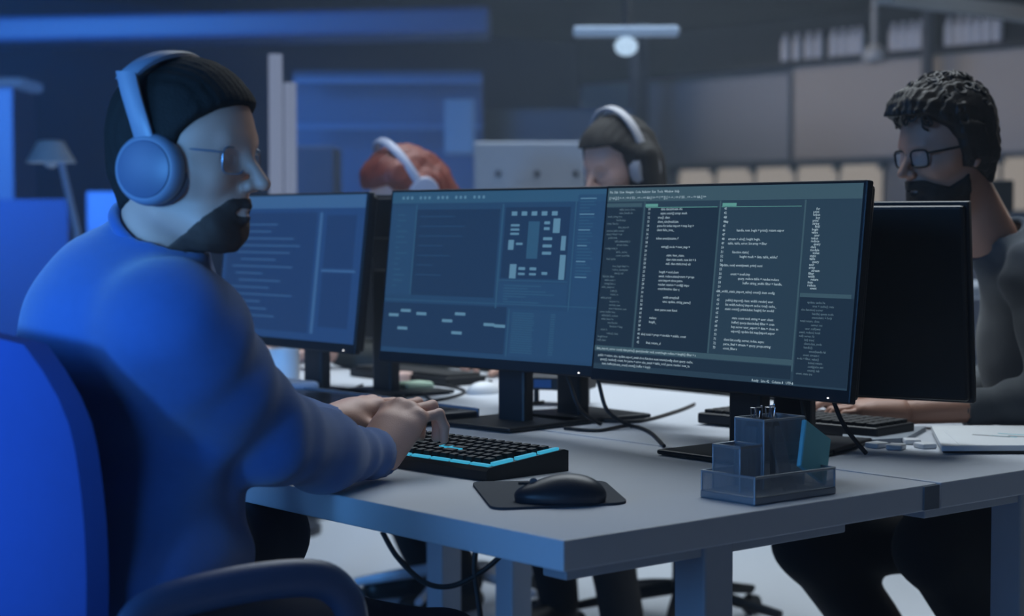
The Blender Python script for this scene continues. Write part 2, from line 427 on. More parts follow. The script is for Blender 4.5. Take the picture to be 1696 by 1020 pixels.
# background desk + monitor behind curly man
o = facing('desktop_monitor', 1612, 1678, 298, 352, 7.6, .04, M_black, 'dark monitor in the background right of the curly-haired man', 'monitor')
MB().box((0, .05, -.16), (.05, .03, .4)).build('stand_column', M_black, o)
tz = o.location.z-.3
o2 = facing('side_table', 1560, 1800, 400, 420, 7.6, .7, M_desk, 'pale table in the background carrying a dark monitor, right edge', 'table'); o2.location.z = tz-.05
for sx in (-.25, .25): MB().cyl((sx, 0, -tz+.05), (sx, 0, 0), .03).build('leg', M_edge, o2, True)
MB().box((0, .05, -.34), (.22, .18, .02)).build('stand_base', M_black, o)

# ------------------------------------------------------------------ desks
DL, DD, TH = 1.645, .80, .042
def make_desk(label, x, y, mirror):
    t = thing('desk', label, 'desk', (x, y, 0), group='white office desks')
    MB().box((DD/2-.0025, DL/2, DESK_Z-TH/2), (DD-.005, DL, TH), .0025).build('desktop', M_desk, t)
    for yy in (.13, DL-.13):
        MB().box((DD/2, yy, (DESK_Z-TH)/2+.02), (.063, .063, DESK_Z-TH-.04), .004).build('leg', M_edge, t)
        MB().box((DD/2, yy, .02), (.66, .07, .04), .006).build('foot', M_edge, t)
        MB().box((DD/2, yy, DESK_Z-TH-.02), (.6, .05, .04), .003).build('support_arm', M_edge, t)
    MB().box((DD/2, DL/2, DESK_Z-TH-.03), (.05, DL-.3, .05), .003).build('cross_beam', M_edge, t)
    return t
nd_ = make_desk('white desk nearest the viewpoint, holding keyboard and mouse', 0, 0, 0)
make_desk('white desk of the curly-haired man on the right', DD+.005, 0, 0)
make_desk('white desk under the leftmost screen, beyond the typing hands', 0, DL+.008, 0)
make_desk('white desk in front of the red-haired person', DD+.005, DL+.008, 0)
MB().box((DD-.022, -.0015, DESK_Z-TH/2), (.04, .003, TH-.004), .001).build('joint_plate', mat('joint_grey', '6d747e', .5), nd_)

# ------------------------------------------------------------------ screens and monitors
def frame_poly(x0, x1, z0, z1): return x0, x1, z0, z1
SW, SH = .597, .336
words = 'const return import export async await function void string value index table query node mesh data array length width height update render buffer stream parse token state props event handle client server config module class public static final begin close else while for new null true false print error map filter reduce key item list user session cache count total'.split()
def code_line(rng, n):
    s = ''
    while len(s) < n:
        s += rng.choice(words)+rng.choice([' ', '.', '(', ') ', ' = ', ', ', '_', '(); ', ': ', ' '])
    return s[:n]
def text_mesh(lines, size, name, m, parent, y=-.0006, bold=.0):
    """lines: (x, z, text) in screen metres"""
    cu = bpy.data.curves.new(name, 'FONT'); cu.size = size; cu.resolution_u = 1; cu.fill_mode = 'FRONT'; cu.offset = bold
    tmp = bpy.data.objects.new('tmp', cu); COL.objects.link(tmp)
    bm = bmesh.new(); dg = bpy.context.evaluated_depsgraph_get()
    for x, z, t in lines:
        cu.body = t; bpy.context.view_layer.update()
        me = bpy.data.meshes.new_from_object(tmp.evaluated_get(bpy.context.evaluated_depsgraph_get()))
        me.transform(Matrix.Translation((x, y, z)) @ Matrix.Rotation(PI/2, 4, 'X'))
        bm.from_mesh(me); bpy.data.meshes.remove(me)
    me = bpy.data.meshes.new(name); bm.to_mesh(me); bm.free()
    bpy.data.objects.remove(tmp); bpy.data.curves.remove(cu)
    return new_obj(name, me, m, parent)
def make_monitor(label, loc, rz, pz0=.858, tilt=.115, body=M_black, on=None, led=True, base_w=.21, back_label=None):
    t = thing('desktop_monitor', label, 'monitor', (loc[0], loc[1], DESK_Z), rz)
    Hh = .363; Wd = .612; zc = pz0-DESK_Z+Hh/2
    T = Matrix.Translation((0, -.025, zc)) @ Matrix.Rotation(-tilt, 4, 'X')
    h = MB().box((0, 0, 0), (Wd, .016, Hh), .003)
    h.box((0, .014, 0), (Wd-.012, .018, Hh-.012), .006)
    h.box((0, .030, -.01), (.2, .024, .18), .008)
    hs = h.build('housing', body, t); hs.matrix_local = T
    sc = MB().rect(-SW/2, SW/2, -SH/2+.008, SH/2+.008, -.0086).build('screen', on[0] if on else mat('screen_off', '07090c', .25), hs)
    if led:
        l = MB().ball((Wd/2-.045, -.0085, -Hh/2+.007), (.0022, .0012, .0012), 8).build('power_light', glow('led_white', 'ffffff', 2.5), hs)
    # stand
    MB().box((0, .048, (zc-.02)/2+.01), (.075, .03, zc-.0), .006).build('stand_column', body, t)
    MB().box((0, .04, .0065), (base_w, .24, .009), .004).build('stand_base', mat('stand_base', '1d2126', .35, metal=.3), t)
    MB().cyl((0, .03, zc-.02), (0, .0, zc-.02), .035).build('hinge', body, t, True)
    return t, hs
def U(u): return -SW/2+u*SW
def Zv(v): return SH/2+.008-v*SH
def panels(hs, lst, y0=-.0092):
    by = {}
    for (u0, v0, u1, v1, m, lay) in lst: by.setdefault((m.name, lay), (m, []))[1].append((u0, v0, u1, v1))
    for (nm, lay), (m, rs) in by.items():
        mb = MB()
        for u0, v0, u1, v1 in rs: mb.rect(U(u0), U(u1), Zv(v1), Zv(v0), y0-.0003*lay)
        mb.build('screen_panel', m, hs)

# screen colours (displays give off light)
S3 = glow('ui3_base', '2a4052', .9); S3d = glow('ui3_pane', '1f3143', .9); S3t = glow('ui3_bar', '3d5866', .9); S3g = glow('ui3_green', '5f9c96', .9)
T3 = glow('ui3_text', 'a9c0cc', .95); T3d = glow('ui3_text_dim', '6c8796', .9)
S2 = glow('ui2_base', '26466a', .9); S2d = glow('ui2_pane', '20395a', .9); S2t = glow('ui2_bar', '315a7c', .85); T2 = glow('ui2_mark', '5f8caa', .85); S2e = glow('ui2_teal', '2a4d74', .8)
S1 = glow('ui1_base', '24467a', .9); S1d = glow('ui1_pane', '203d6c', .9); T1 = glow('ui1_mark', '3a6394', .9)

m3, h3 = make_monitor('large monitor on the right showing two columns of code', (.778, .425), -PI/2, on=(S3,))
m2, h2 = make_monitor('middle monitor showing panels and a circuit layout', (.775, 1.054), math.radians(-84), on=(S2,))
m1, h1 = make_monitor('leftmost monitor, out of focus beside the man\'s face', (.815, 1.835), math.radians(-91), on=(S1,))
make_monitor('black monitor seen from behind in front of the curly-haired man', (1.015, .46), math.radians(108.6), pz0=.828, tilt=.13, led=False)
make_monitor('black monitor seen from behind, hidden by the middle screen', (1.04, 1.07), math.radians(88), led=False)
make_monitor('black monitor seen from behind in the gap between the two left screens', (1.06, 1.76), math.radians(90), led=False)
# --- monitor 3: code editor
rng = random.Random(3)
panels(h3, [(0, 0, 1, .075, S3t, 0), (.0, .085, .155, .105, S3t, 1), (.165, .078, .17, .87, S3t, 1), (.478, .078, .484, .87, S3t, 1), (.80, .078, .806, .93, S3t, 1),
            (.0, .872, .80, .90, S3t, 1), (.0, .905, .80, .97, S3d, 0), (0, .11, .16, .87, S3d, 0), (.172, .11, .476, .87, S3d, 0),
            (.172, .09, .225, .106, S3g, 2), (.49, .09, .545, .106, S3g, 2), (.175, .108, .47, .111, S3g, 1), (.487, .108, .79, .111, S3g, 1), (.81, .54, .99, .56, S3t, 1), (.81, .56, 1, .99, S3d, 0)])
ls = []; dim = []
V0 = .125; dv = .0225
pat1 = [(.26, 22), (.26, 26), (.25, 14), (.25, 20), (.25, 34), (.25, 18), None, (.25, 22), None, (.275, 26), None, (.30, 20), (.30, 30), (.30, 28), None, (.275, 20), (.275, 34), (.275, 24), (.275, 30), (.275, 22), None, (.30, 16), (.30, 28), None, (.27, 22), None, (.25, 8), (.25, 7), None, None, (.22, 44), None, (.245, 16), (.245, 6), (.245, 8), (.245, 20), (.245, 26), None]
for i, p in enumerate(pat1[:33]):
    v = V0+i*dv
    ls.append((U(.185), Zv(v), str(10+i)))
    if p: ls.append((U(p[0]-.02), Zv(v), code_line(rng, p[1])))
pat2 = [None, None, (.51, 2), (.51, 3), None, (.56, 42), None, (.53, 30), (.53, 40), None, (.55, 16), (.58, 34), None, (.51, 38), None, (.55, 16), (.58, 36), (.60, 38), None, (.50, 52), None, (.54, 44), (.54, 46), (.54, 46), None, (.57, 40), (.57, 40), (.57, 40), (.57, 38), None, (.545, 40), (.545, 44), (.545, 14)]
for i, p in enumerate(pat2):
    v = V0+i*dv
    ls.append((U(.50), Zv(v), str(41+i)))
    if p: ls.append((U(p[0]-.005), Zv(v), code_line(rng, p[1])))
for i in range(38):
    if rng.random() < .82: dim.append((U(.01+rng.choice([0, .01, .04, .05])), Zv(V0+i*.0195), code_line(rng, rng.randint(10, 20))))
for i in range(28): ls.append((U(.835+(.0 if i % 3 else .01)), Zv(.13+i*.0145), rng.choice(words)))
for i in range(20): dim.append((U(.82+rng.choice([0, .02, .04])), Zv(.59+i*.0185), code_line(rng, rng.randint(10, 22))))
ls.append((U(.01), Zv(.03), 'File  Edit  View  Navigate  Code  Refactor  Run  Tools  Window  Help'))
ls.append((U(.01), Zv(.062), '|| > # [] {} = -+ :: <> // %% .. ++ -- == && || >> ^^ !! ** [] {} = -+ :: <> // %% .. ++ -- == && || >>'))
for k, v in enumerate((.893, .93, .952, .975)): ls.append((U(.01+.01*k), Zv(v), code_line(rng, [100, 96, 90, 50][k])))
ls.append((U(.66), Zv(.995), 'Ready   Line 42   Column 8   UTF-8'))
for i in range(9): ls.append((U(.18+.0), Zv(.103), '')) if 0 else None
text_mesh(ls, .0063, 'code_text', T3, h3, y=-.0105, bold=.00006)
text_mesh(dim, .0056, 'code_text', T3d, h3, y=-.0105)
# --- monitor 2: board layout and panels
L2 = [(0, 0, 1, .07, S2t, 0), (.0, .09, .12, .64, S2e, 0), (.125, .08, .132, .64, S2t, 1), (.13, .11, .535, .64, S2d, 0), (.545, .08, .552, .70, S2t, 1), (.56, .10, .85, .52, S2d, 0), (.55, .53, .86, .535, S2t, 1), (.555, .545, .86, .68, S2e, 0),
      (.87, .03, .875, .70, S2t, 1), (.88, .03, 1, .72, S2e, 0), (0, .67, 1, .675, S2t, 1), (0, .69, .60, .97, S2d, 0), (.61, .70, .615, .98, S2t, 1), (.62, .70, 1, .98, S2e, 0)]
for k in range(5): L2.append((.59+k*.045, .125, .615+k*.045, .15, T2, 2))
for (a, b, c, e) in [(.67, .20, .72, .46), (.59, .22, .63, .235), (.59, .25, .63, .265), (.59, .28, .63, .295), (.585, .33, .61, .40), (.62, .35, .65, .365), (.74, .20, .765, .22), (.74, .24, .765, .26), (.78, .18, .81, .28),
                     (.82, .30, .84, .40), (.82, .43, .845, .50+.1), (.60, .50, .63, .60), (.64, .52, .67, .54), (.69, .52, .72, .54), (.64, .56, .67, .575), (.69, .56, .72, .575), (.745, .55, .77, .57), (.74, .31, .78, .33), (.74, .36, .78, .38), (.74, .41, .78, .43)]:
    L2.append((a, .10+(b-.10)*.84, c, .10+(e-.10)*.84, T2 if c-a < .045 and e-b < .2 else S2t, 2))
for (a, b) in [(.03, .76), (.09, .73), (.17, .745), (.30, .78), (.36, .735), (.50, .79), (.60-.05, .795), (.08, .84), (.35, .85)]:
    L2.append((a, b, a+.05, b+.018, T2, 2))
for k in range(26): L2.append((.89, .05+k*.018, .89+.04+.03*rng.random(), .056+k*.018, T2 if k % 5 == 0 else S2t, 2))
for k in range(18): L2.append((.63, .72+k*.0135, .72+.01*rng.random(), .726+k*.0135, S2t, 2)); L2.append((.80, .72+k*.0135, .82, .726+k*.0135, S2t, 2))
for k in range(14): L2.append((.035, .14+k*.034, .05+.05*rng.random(), .147+k*.034, S2t, 2))
for k in range(7): L2.append((.15, .15+k*.06, .2+.25*rng.random(), .157+k*.06, S2, 2)); L2.append((.58, .56+k*.016, .6+.22*rng.random(), .566+k*.016, S2t, 2))
for k in range(20): L2.append((.03+k*.022, .028, .04+k*.022, .045, T2, 2)) if k % 4 else None
panels(h2, L2)
# --- monitor 1
L1 = [(0, 0, 1, .09, T1, 0), (.03, .12, .68, .95, S1d, 0), (.70, .12, .72, .95, T1, 1), (.75, .14, .95, .50, S1d, 0), (.75, .53, .95, .90, S1d, 0), (.74, .51, .97, .525, T1, 1)]
for k in range(14): L1.append((.08+.03*(k % 3), .2+k*.05, .3+.3*rng.random(), .208+k*.05, T1, 2))
panels(h1, L1)

# ------------------------------------------------------------------ near desk items
kc = onz(806, 798, DESK_Z); klx = V((.056, -.998, 0)); kly = V((.998, .056, 0))
kp = kc+kly*.0925-klx*.22
kb = thing('keyboard', 'black backlit gaming keyboard with cyan glow under the typing hands', 'keyboard', (kp.x, kp.y, DESK_Z))
KR = math.atan2(klx.y, klx.x)
kb.rotation_euler = (0, 0, KR)      # local x = towards the near end, local y = away from the typist
KWd, KD = .44, .185
cs = MB(); cs.prism([(-KD/2, 0), (KD/2, 0), (KD/2, .034), (KD/2-.01, .037), (-KD/2+.006, .022), (-KD/2, .016)], -KWd/2, KWd/2, Matrix(((0, 0, 1, 0), (1, 0, 0, 0), (0, 1, 0, 0), (0, 0, 0, 1))))
cs.build('case', M_black, kb)
slope = math.atan2(.015, KD)
key = MB(); r = bmesh.ops.create_cube(key.bm, size=1); bmesh.ops.scale(key.bm, vec=(.0165, .0165, .011), verts=r['verts'])
for v in r['verts']:
    if v.co.z > 0: v.co.x *= .78; v.co.y *= .78
kme = None
glowC = glow('key_glow', '3fb4dc', .75)
rows = 6; n = 0
for rr in range(rows):
    y = -KD/2+.026+rr*.0235; z = .026+(y+KD/2)*math.tan(slope)
    cols = 20
    x = -KWd/2+.02; c = 0
    while x < KWd/2-.014:
        wk = 1
        if rr == 0 and 3 <= c <= 3: wk = 6
        elif rr in (1, 2) and c in (0, 12): wk = 1.8
        if rr == 5 and c in (1, 6): x += .012
        xc = x+(wk-1)*.0105; c += 1; x += .021*wk
        if n >= 112: break
        if kme is None:
            ko = key.build('key', M_black2, kb); kme = ko.data
        else: ko = bpy.data.objects.new('key', kme); COL.objects.link(ko); ko.parent = kb
        ko.location = (xc, y, z); ko.rotation_euler = (slope, 0, 0); ko.scale = (wk*1.0 if wk == 1 else wk*1.22-.22, 1, 1); n += 1
# glow strips: front lip, near end, and under the key gap
for k in range(9): MB().box((-KWd/2+.025+k*.0485, -KD/2+.0115, .0243), (.042, .008, .004), .001, rot=(slope, 0, 0)).build('light_strip', glowC, kb)
for k in range(3): MB().box((KWd/2-.0075, -.052+k*.052, .0275+k*.0042), (.008, .044, .006), .001, rot=(slope, 0, 0)).build('light_strip', glowC, kb)
MB().box((.06, -.022, .0345), (.06, .010, .004), .001, rot=(slope, 0, 0)).build('light_strip', glowC, kb)
print('keys', n)
# mouse pad & mouse
c = onz(905, 822, DESK_Z)
pad_pts = [onz(780, 801, DESK_Z), onz(1000, 799, DESK_Z), onz(1042, 836, DESK_Z), onz(815, 846, DESK_Z)]
cc = sum(pad_pts, V())/4
def round_poly(P, r, n=6):
    out = []
    N = len(P)
    for i in range(N):
        a, b, c_ = V(P[i-1]), V(P[i]), V(P[(i+1) % N])
        d1 = (a-b).normalized()*r; d2 = (c_-b).normalized()*r
        for k in range(n+1):
            t = k/n; out.append((b+d1)*(1-t)**2+b*2*t*(1-t)+(b+d2)*t*t)
    return [(p.x, p.y) for p in out]
pp_ = round_poly([(p-cc).xy for p in pad_pts], .03)
area = sum(pp_[i-1][0]*pp_[i][1]-pp_[i][0]*pp_[i-1][1] for i in range(len(pp_)))
if area < 0: pp_ = pp_[::-1]
o = MB().prism(pp_, 0, .004).build('mouse_pad', mat('pad_grey', '343a44', .85, bump=.2, bscale=800)); o.location = (cc.x, cc.y, DESK_Z)
tag(o, 'dark grey rounded mouse pad near the desk corner', 'mouse pad')
mc = onz(929, 830, DESK_Z+.004)
mo = thing('computer_mouse', 'black mouse resting on the grey mouse pad', 'mouse', (mc.x, mc.y, DESK_Z+.004)); mo.rotation_euler = (0, 0, math.atan2(-R2.y, -R2.x))
mops = [ell((-.018, 0, .012), (.045, .032, .028), k=.02), ell((.025, 0, .008), (.04, .028, .02), k=.03), ell((0, 0, .004), (.06, .031, .012), k=.02), ell((0, 0, -.03), (.2, .2, .03), k=.002, sub=True)]
Fd, lo, ax = field(mops, .0018); v_, q_ = nets(Fd, lo, .0018)
new_obj('shell', mesh_from(v_, q_, 'shell'), mat('mouse_black', '2a2f38', .38, bump=.03, bscale=900), mo)
MB().cyl((.04, -.004, .0285), (.04, .004, .0285), .006, n=16).build('scroll_wheel', M_mid, mo, True)
MB().box((.04, 0, .0262), (.045, .0015, .004)).build('button_seam', M_black2, mo)

# mesh pen organiser -------------------------------------------------
og0 = onz(1250, 838, DESK_Z); og1 = onz(1170, 822, DESK_Z); og2 = onz(1385, 818, DESK_Z)
ex = (og2-og0); Lx = ex.length; ex.normalize(); ey = V((-ex.y, ex.x, 0)); Ly = min(.12, (og1-og0).length)
print('organiser', Lx, Ly)
og = thing('pen_organiser', 'dark wire-mesh desk organiser with stepped compartments at the desk edge', 'organiser', (og0.x, og0.y, DESK_Z), math.atan2(ex.y, ex.x))
def mesh_mat():
    m = bpy.data.materials.new('wire_mesh'); m.use_nodes = True; nt = m.node_tree; N = nt.nodes; L = nt.links; b = N['Principled BSDF']
    b.inputs['Base Color'].default_value = (*srgb('98a0a8'), 1); b.inputs['Metallic'].default_value = .5; b.inputs['Roughness'].default_value = .45
    tc = N.new('ShaderNodeTexCoord'); mp = N.new('ShaderNodeMapping'); mp.inputs['Rotation'].default_value = (math.radians(45), math.radians(45), math.radians(45)); L.new(tc.outputs['Object'], mp.inputs[0])
    vs = []
    sep = N.new('ShaderNodeSeparateXYZ'); L.new(tc.outputs['Object'], sep.inputs[0])
    def mt(op, a, b_=None):
        n_ = N.new('ShaderNodeMath'); n_.operation = op
        for i, q in enumerate((a, b_)):
            if q is None: continue
            if isinstance(q, (int, float)): n_.inputs[i].default_value = q
            else: L.new(q, n_.inputs[i])
        return n_.outputs[0]
    s_ = mt('ADD', sep.outputs[0], sep.outputs[1])
    def lines(e): return mt('GREATER_THAN', mt('ABSOLUTE', mt('SINE', mt('MULTIPLY', e, PI/.0030))), .26)
    a = lines(mt('ADD', s_, sep.outputs[2])); c_ = lines(mt('SUBTRACT', s_, sep.outputs[2]))
    hole = mt('MULTIPLY', a, c_); al = mt('SUBTRACT', 1, mt('MULTIPLY', hole, 1.0)); L.new(al, b.inputs['Alpha'])
    b.inputs['Metallic'].default_value = .15
    return m
M_mesh = mesh_mat(); M_wire = mat('wire_rim', '9aa2aa', .4, metal=.6)
def bin_(x0, x1, y0, y1, h0, h1, nm='bin'):
    mb = MB(); hz = (h1+h0)/2; hh = h1-h0
    mb.box(((x0+x1)/2, y0, hz), (x1-x0, .001, hh)); mb.box(((x0+x1)/2, y1, hz), (x1-x0, .001, hh))
    mb.box((x0, (y0+y1)/2, hz), (.001, y1-y0, hh)); mb.box((x1, (y0+y1)/2, hz), (.001, y1-y0, hh))
    w = mb.build(nm, M_mesh, og)
    rm = MB().tube([(x0, y0, h1), (x1, y0, h1), (x1, y1, h1), (x0, y1, h1)], .0022, 8, closed=True)
    for X_, Y_ in ((x0, y0), (x1, y0), (x1, y1), (x0, y1)): rm.cyl((X_, Y_, h0), (X_, Y_, h1), .0016, n=8)
    rm.build('rim', M_wire, w, True)
MB().box((Lx/2, Ly/2, .006), (Lx, Ly, .012), .002).build('base', M_wire, og)
bin_(.002, Lx-.002, .002, Ly-.002, .012, .040, 'tray')
bin_(.070, .160, Ly*.42, Ly-.006, .012, .115, 'pen_cup')
bin_(.022, .069, Ly*.45, Ly-.006, .012, .078, 'pen_cup')
# sloped front of tall cup
MB().box((.095, Ly*.28, .055), (.03, .001, .1), rot=(-.35, 0, 0)).build('sloped_side', M_mesh, og)
OM = Matrix.Translation(og.location) @ Matrix.Rotation(og.rotation_euler[2], 4, 'Z')
def org_thing(name, label, cat, p, group=None): 
    q = OM @ V(p); return thing(name, label, cat, q, og.rotation_euler[2], group)
for i, (x, y, tx, ty, mcol, lab) in enumerate([(.10, Ly*.75, .10, -.12, M_black, 'black pen leaning left in the tall mesh cup'), (.125, Ly*.7, -.12, .08, M_mid, 'grey metal pen leaning right in the tall mesh cup')]):
    t = org_thing('pen', lab, 'pen', (x, y, .0145)); t.rotation_euler = (tx*.6, ty*.6, og.rotation_euler[2])
    MB().cyl((0, 0, .004), (0, 0, .118), .0042, n=16).build('barrel', mcol, t, True)
    MB().cyl((0, 0, 0), (0, 0, .004), .0012, .004, n=12).build('tip', M_chrome, t, True)
    MB().box((.0052, 0, .105), (.0015, .003, .03), .0005).build('clip', M_chrome, t)
for i, (x, y) in enumerate([(.085, Ly*.70), (.108, Ly*.62)]):
    t = org_thing('binder_clip', ['silver-handled binder clip, left one on top of the tall cup', 'silver-handled binder clip, right one on top of the tall cup'][i], 'binder clip', (x, y, .104), 'binder clips in the organiser')
    MB().prism([(-.009, 0), (.009, 0), (.002, .012), (-.002, .012)], -.012, .012, Matrix.Rotation(PI/2, 4, 'X')).build('body', M_black, t)
    MB().tube([(-.002, -.006, .012), (-.006, -.004, .028), (-.006, .004, .028), (-.002, .006, .012)], .001, 8).build('handle', M_chrome, t, True)
    MB().tube([(.002, -.006, .012), (.007, -.004, .027), (.007, .004, .027), (.002, .006, .012)], .001, 8).build('handle', M_chrome, t, True)
M_note = mat('note_cyan', '7fd2e0', .7, var=.04)
for i, (x, y, r_, lab) in enumerate([(Lx*.62, Ly*.42, .55, 'pale cyan sticky note pad standing tilted in the mesh organiser tray'), ]):
    t = org_thing('sticky_note_pad', lab, 'sticky notes', (.0, 0, 0))
    q = MB().box((0, 0, .038), (.076, .007, .076), .001, rot=(0, .5, 0)); o = q.build('note_block', M_note, t)
    t.location = OM @ V((.172, Ly*.26, .0235)); t.rotation_euler = (-.18, 0, og.rotation_euler[2]+.2)
    MB().box((0, -.0042, .038), (.074, .0006, .074), rot=(0, .5, 0)).build('top_sheet', mat('note_teal', '8adbe6', .7), t)
# ------------------------------------------------------------------ right side papers, keyboards, devices
def flat_thing(name, label, cat, pts, z0, t, m, r=.004, grp=None):
    P = [onz(x, y, z0) for x, y in pts]; c = sum(P, V())/len(P)
    pl = round_poly([(p-c).xy for p in P], r, 3)
    ar = sum(pl[i-1][0]*pl[i][1]-pl[i][0]*pl[i-1][1] for i in range(len(pl)))
    if ar < 0: pl = pl[::-1]
    o = MB().prism(pl, 0, t).build(name, m); o.location = (c.x, c.y, z0); return tag(o, label, cat, grp)
flat_thing('clipboard', 'dark clipboard under the loose papers, right edge of the desk', 'clipboard', [(1562, 750), (1545, 716), (1760, 722), (1770, 753)], DESK_Z, .006, M_black)
o = flat_thing('paper_stack', 'stack of loose white papers on the dark clipboard', 'papers', [(1560, 747), (1542, 712), (1760, 712), (1770, 746)], DESK_Z+.006, .009, M_paper)
o = flat_thing('printed_sheet', 'top printed sheet with a small teal chart, on the paper stack', 'paper', [(1590, 738), (1562, 712), (1730, 708), (1768, 738)], DESK_Z+.015, .0008, M_paper)
for k, (x, y, L_, cm) in enumerate([(0, .0, .05, 'note_teal'), (-.01, .02, .07, 'mid_grey_metal'), (.02, -.02, .04, 'mid_grey_metal'), (.04, .01, .05, 'note_teal')]):
    MB().box((x, y, .0012), (.004, L_, .0006), rot=(0, 0, .3)).build('chart_line', MATS[cm], o)
flat_thing('tablet', 'pale flat tablet lying beside the second monitor stand', 'tablet', [(1392, 738), (1400, 716), (1535, 713), (1500, 733)], DESK_Z, .009, mat('tablet_grey', '8d96a0', .5), .01)
k2c = onz(1440, 706, DESK_Z)
k2 = thing('keyboard', 'black keyboard under the hands of the curly-haired man', 'keyboard', (1.20, .62, DESK_Z), PI/2+.12)
MB().box((0, 0, .014), (.42, .14, .022), .004).build('case', M_black, k2)
km = None
for rr in range(5):
    for c_ in range(16):
        if km is None: ko = MB().box((0, 0, 0), (.02, .02, .008), .002).build('key', M_black2, k2); km = ko.data
        else: ko = bpy.data.objects.new('key', km); COL.objects.link(ko); ko.parent = k2
        ko.location = (-.19+c_*.0253, -.05+rr*.025, .028)
for i, (x, y) in enumerate([tuple(onz(q[0], q[1], DESK_Z).xy) for q in ((1452, 741), (1484, 744), (1510, 735), (1532, 742))]):
    o = MB().box((0, 0, .005), (.035, .03, .01), .003).build('key_switch_block', M_white); o.location = (x, y, DESK_Z); o.rotation_euler = (0, 0, .4*i)
    tag(o, 'small pale block on the desk left of the papers, '+['farthest left', 'second from left', 'third from left', 'nearest the papers'][i], 'block', 'small pale blocks')
# device box with blue spot
dv_ = thing('circuit_box', 'dark electronics box on short legs with a blue spot, behind the right screen', 'device', (1.17, 1.32, DESK_Z), -1.0)
MB().box((0, 0, .05), (.16, .1, .03), .004).build('case', M_dark, dv_)
for sx in (-.06, .06):
    for sy in (-.035, .035): MB().cyl((sx, sy, 0), (sx, sy, .036), .007, n=12).build('leg', M_black, dv_, True)
MB().box((-.02, -.051, .05), (.04, .003, .018)).build('blue_port', mat('port_blue', '2f63a8', .4), dv_)
MB().ball((-.085, -.03, .062), .012).build('knob', M_white, dv_, True)
o = thing('computer_mouse', 'small white mouse behind the middle of the desks', 'mouse', (1.2, 1.62, DESK_Z)); 
MB().ball((0, 0, .002), (.05, .03, .028)).build('shell', M_white, o, True); MB().cyl((.02, -.004, .026), (.02, .004, .026), .006, n=12).build('scroll_wheel', M_dark, o, True)
# pen display tablet lying by the hands
tb = thing('drawing_tablet', 'long dark drawing tablet lying beyond the typing hands', 'tablet', (.64, 1.47, DESK_Z), 0)
MB().box((0, 0, .016), (.30, .66, .018), .005).build('case', mat('tablet_dark', '1f242c', .4), tb)
MB().box((0, 0, .0255), (.26, .58, .001)).build('screen', mat('tablet_face', '14181f', .25), tb)
MB().box((.151, 0, .02), (.006, .66, .02), .002).build('rim', mat('tablet_rim', '8a94a4', .35, metal=.5), tb)
for sx in (-.1, .1):
    MB().box((sx, 0, .004), (.02, .5, .008)).build('rubber_foot', M_black2, tb)
# clutter on the far desks
def put(o, px, py): p = onz(px, py, DESK_Z); o.location = (p.x, p.y, DESK_Z); return o
o = MB().lathe([(.0, 0), (.036, 0), (.04, .005), (.04, .095), (.036, .095), (.035, .01), (0, .009)]).build('cup', M_white, None, True); put(o, 470, 640); tag(o, 'white cup on the desk under the leftmost screen', 'cup')
o = MB().box((0, 0, .02), (.1, .16, .04), .01).build('tissue_pack', mat('pack_pale', '8f9fb8', .7)); put(o, 500, 655); tag(o, 'pale soft pack beside the white cup', 'pack'); o.location.x -= .05
o = MB().lathe([(0, 0), (.045, 0), (.06, .04), (.055, .042), (.042, .006), (0, .006)]).build('bowl', M_white, None, True); put(o, 452, 612); tag(o, 'small white bowl far left on the desks', 'bowl')
o = MB().box((0, 0, .014), (.07, .05, .028), .008).build('sanitiser_pack', mat('pack_pink', 'c9a9a0', .6)); put(o, 662, 634); tag(o, 'small pinkish pack between the monitor stands', 'pack')
o = MB().box((0, 0, .012), (.09, .06, .024), .008).build('sponge', mat('pack_green', '9fb8a4', .7)); put(o, 684, 648); tag(o, 'small pale green pack between the monitor stands', 'pack')
k3 = thing('keyboard', 'dark keyboard in front of the black-haired person', 'keyboard', (1.30, 2.02, DESK_Z), PI/2)
MB().box((0, 0, .012), (.42, .13, .022), .004).build('case', M_black, k3); MB().box((0, 0, .026), (.4, .11, .008), .002).build('key_bed', M_black2, k3)
k4 = thing('keyboard', 'dark keyboard in front of the red-haired person', 'keyboard', (1.26, 2.95, DESK_Z), PI/2)
MB().box((0, 0, .012), (.42, .13, .022), .004).build('case', M_black, k4); MB().box((0, 0, .026), (.4, .11, .008), .002).build('key_bed', M_black2, k4)
o = thing('notebook', 'dark closed notebook at the left on the far desk', 'notebook', (.35, 2.35, DESK_Z), .3); MB().box((0, 0, .012), (.21, .28, .018), .003).build('cover', M_dark, o); MB().box((.003, 0, .012), (.206, .274, .013)).build('pages', M_paper, o)
# cables
def cable(name, label, pts, r=.0035):
    o = MB().tube(spline(pts, 8), r, 8).build(name, M_cable, None, True); return tag(o, label, 'cable')
def D(px, py, dz=.004): p = onz(px, py, DESK_Z); return V((p.x, p.y, DESK_Z+dz))
cable('cable', 'thin black cable curving on the desk right of the middle monitor stand', [D(935, 712), D(990, 716), D(1040, 708), D(1075, 718), D(1100, 742)])
cable('cable', 'thin black cable from the middle monitor stand towards the drawing tablet', [D(900, 668), D(840, 680), D(815, 700), D(790, 695), D(740, 682), D(700, 655)])
cable('cable', 'thin black cable looping left of the middle monitor stand', [D(655, 640), D(680, 668), D(740, 662), D(770, 650), D(735, 640)])
cable('cable', 'thin black cable running right behind the desks to the electronics box', [D(1000, 700), D(1060, 700), D(1120, 684), D(1150, 672)])
cable('cable', 'thin cable under the leftmost monitor', [D(470, 668), D(510, 676), D(560, 660), D(600, 640)])
cable('cable', 'black cable beside the stand of the right monitor, left strand', [V((.85, .40, .95)), V((.88, .36, .86)), V((.89, .35, .78)), V((.93, .38, .745))], .004)
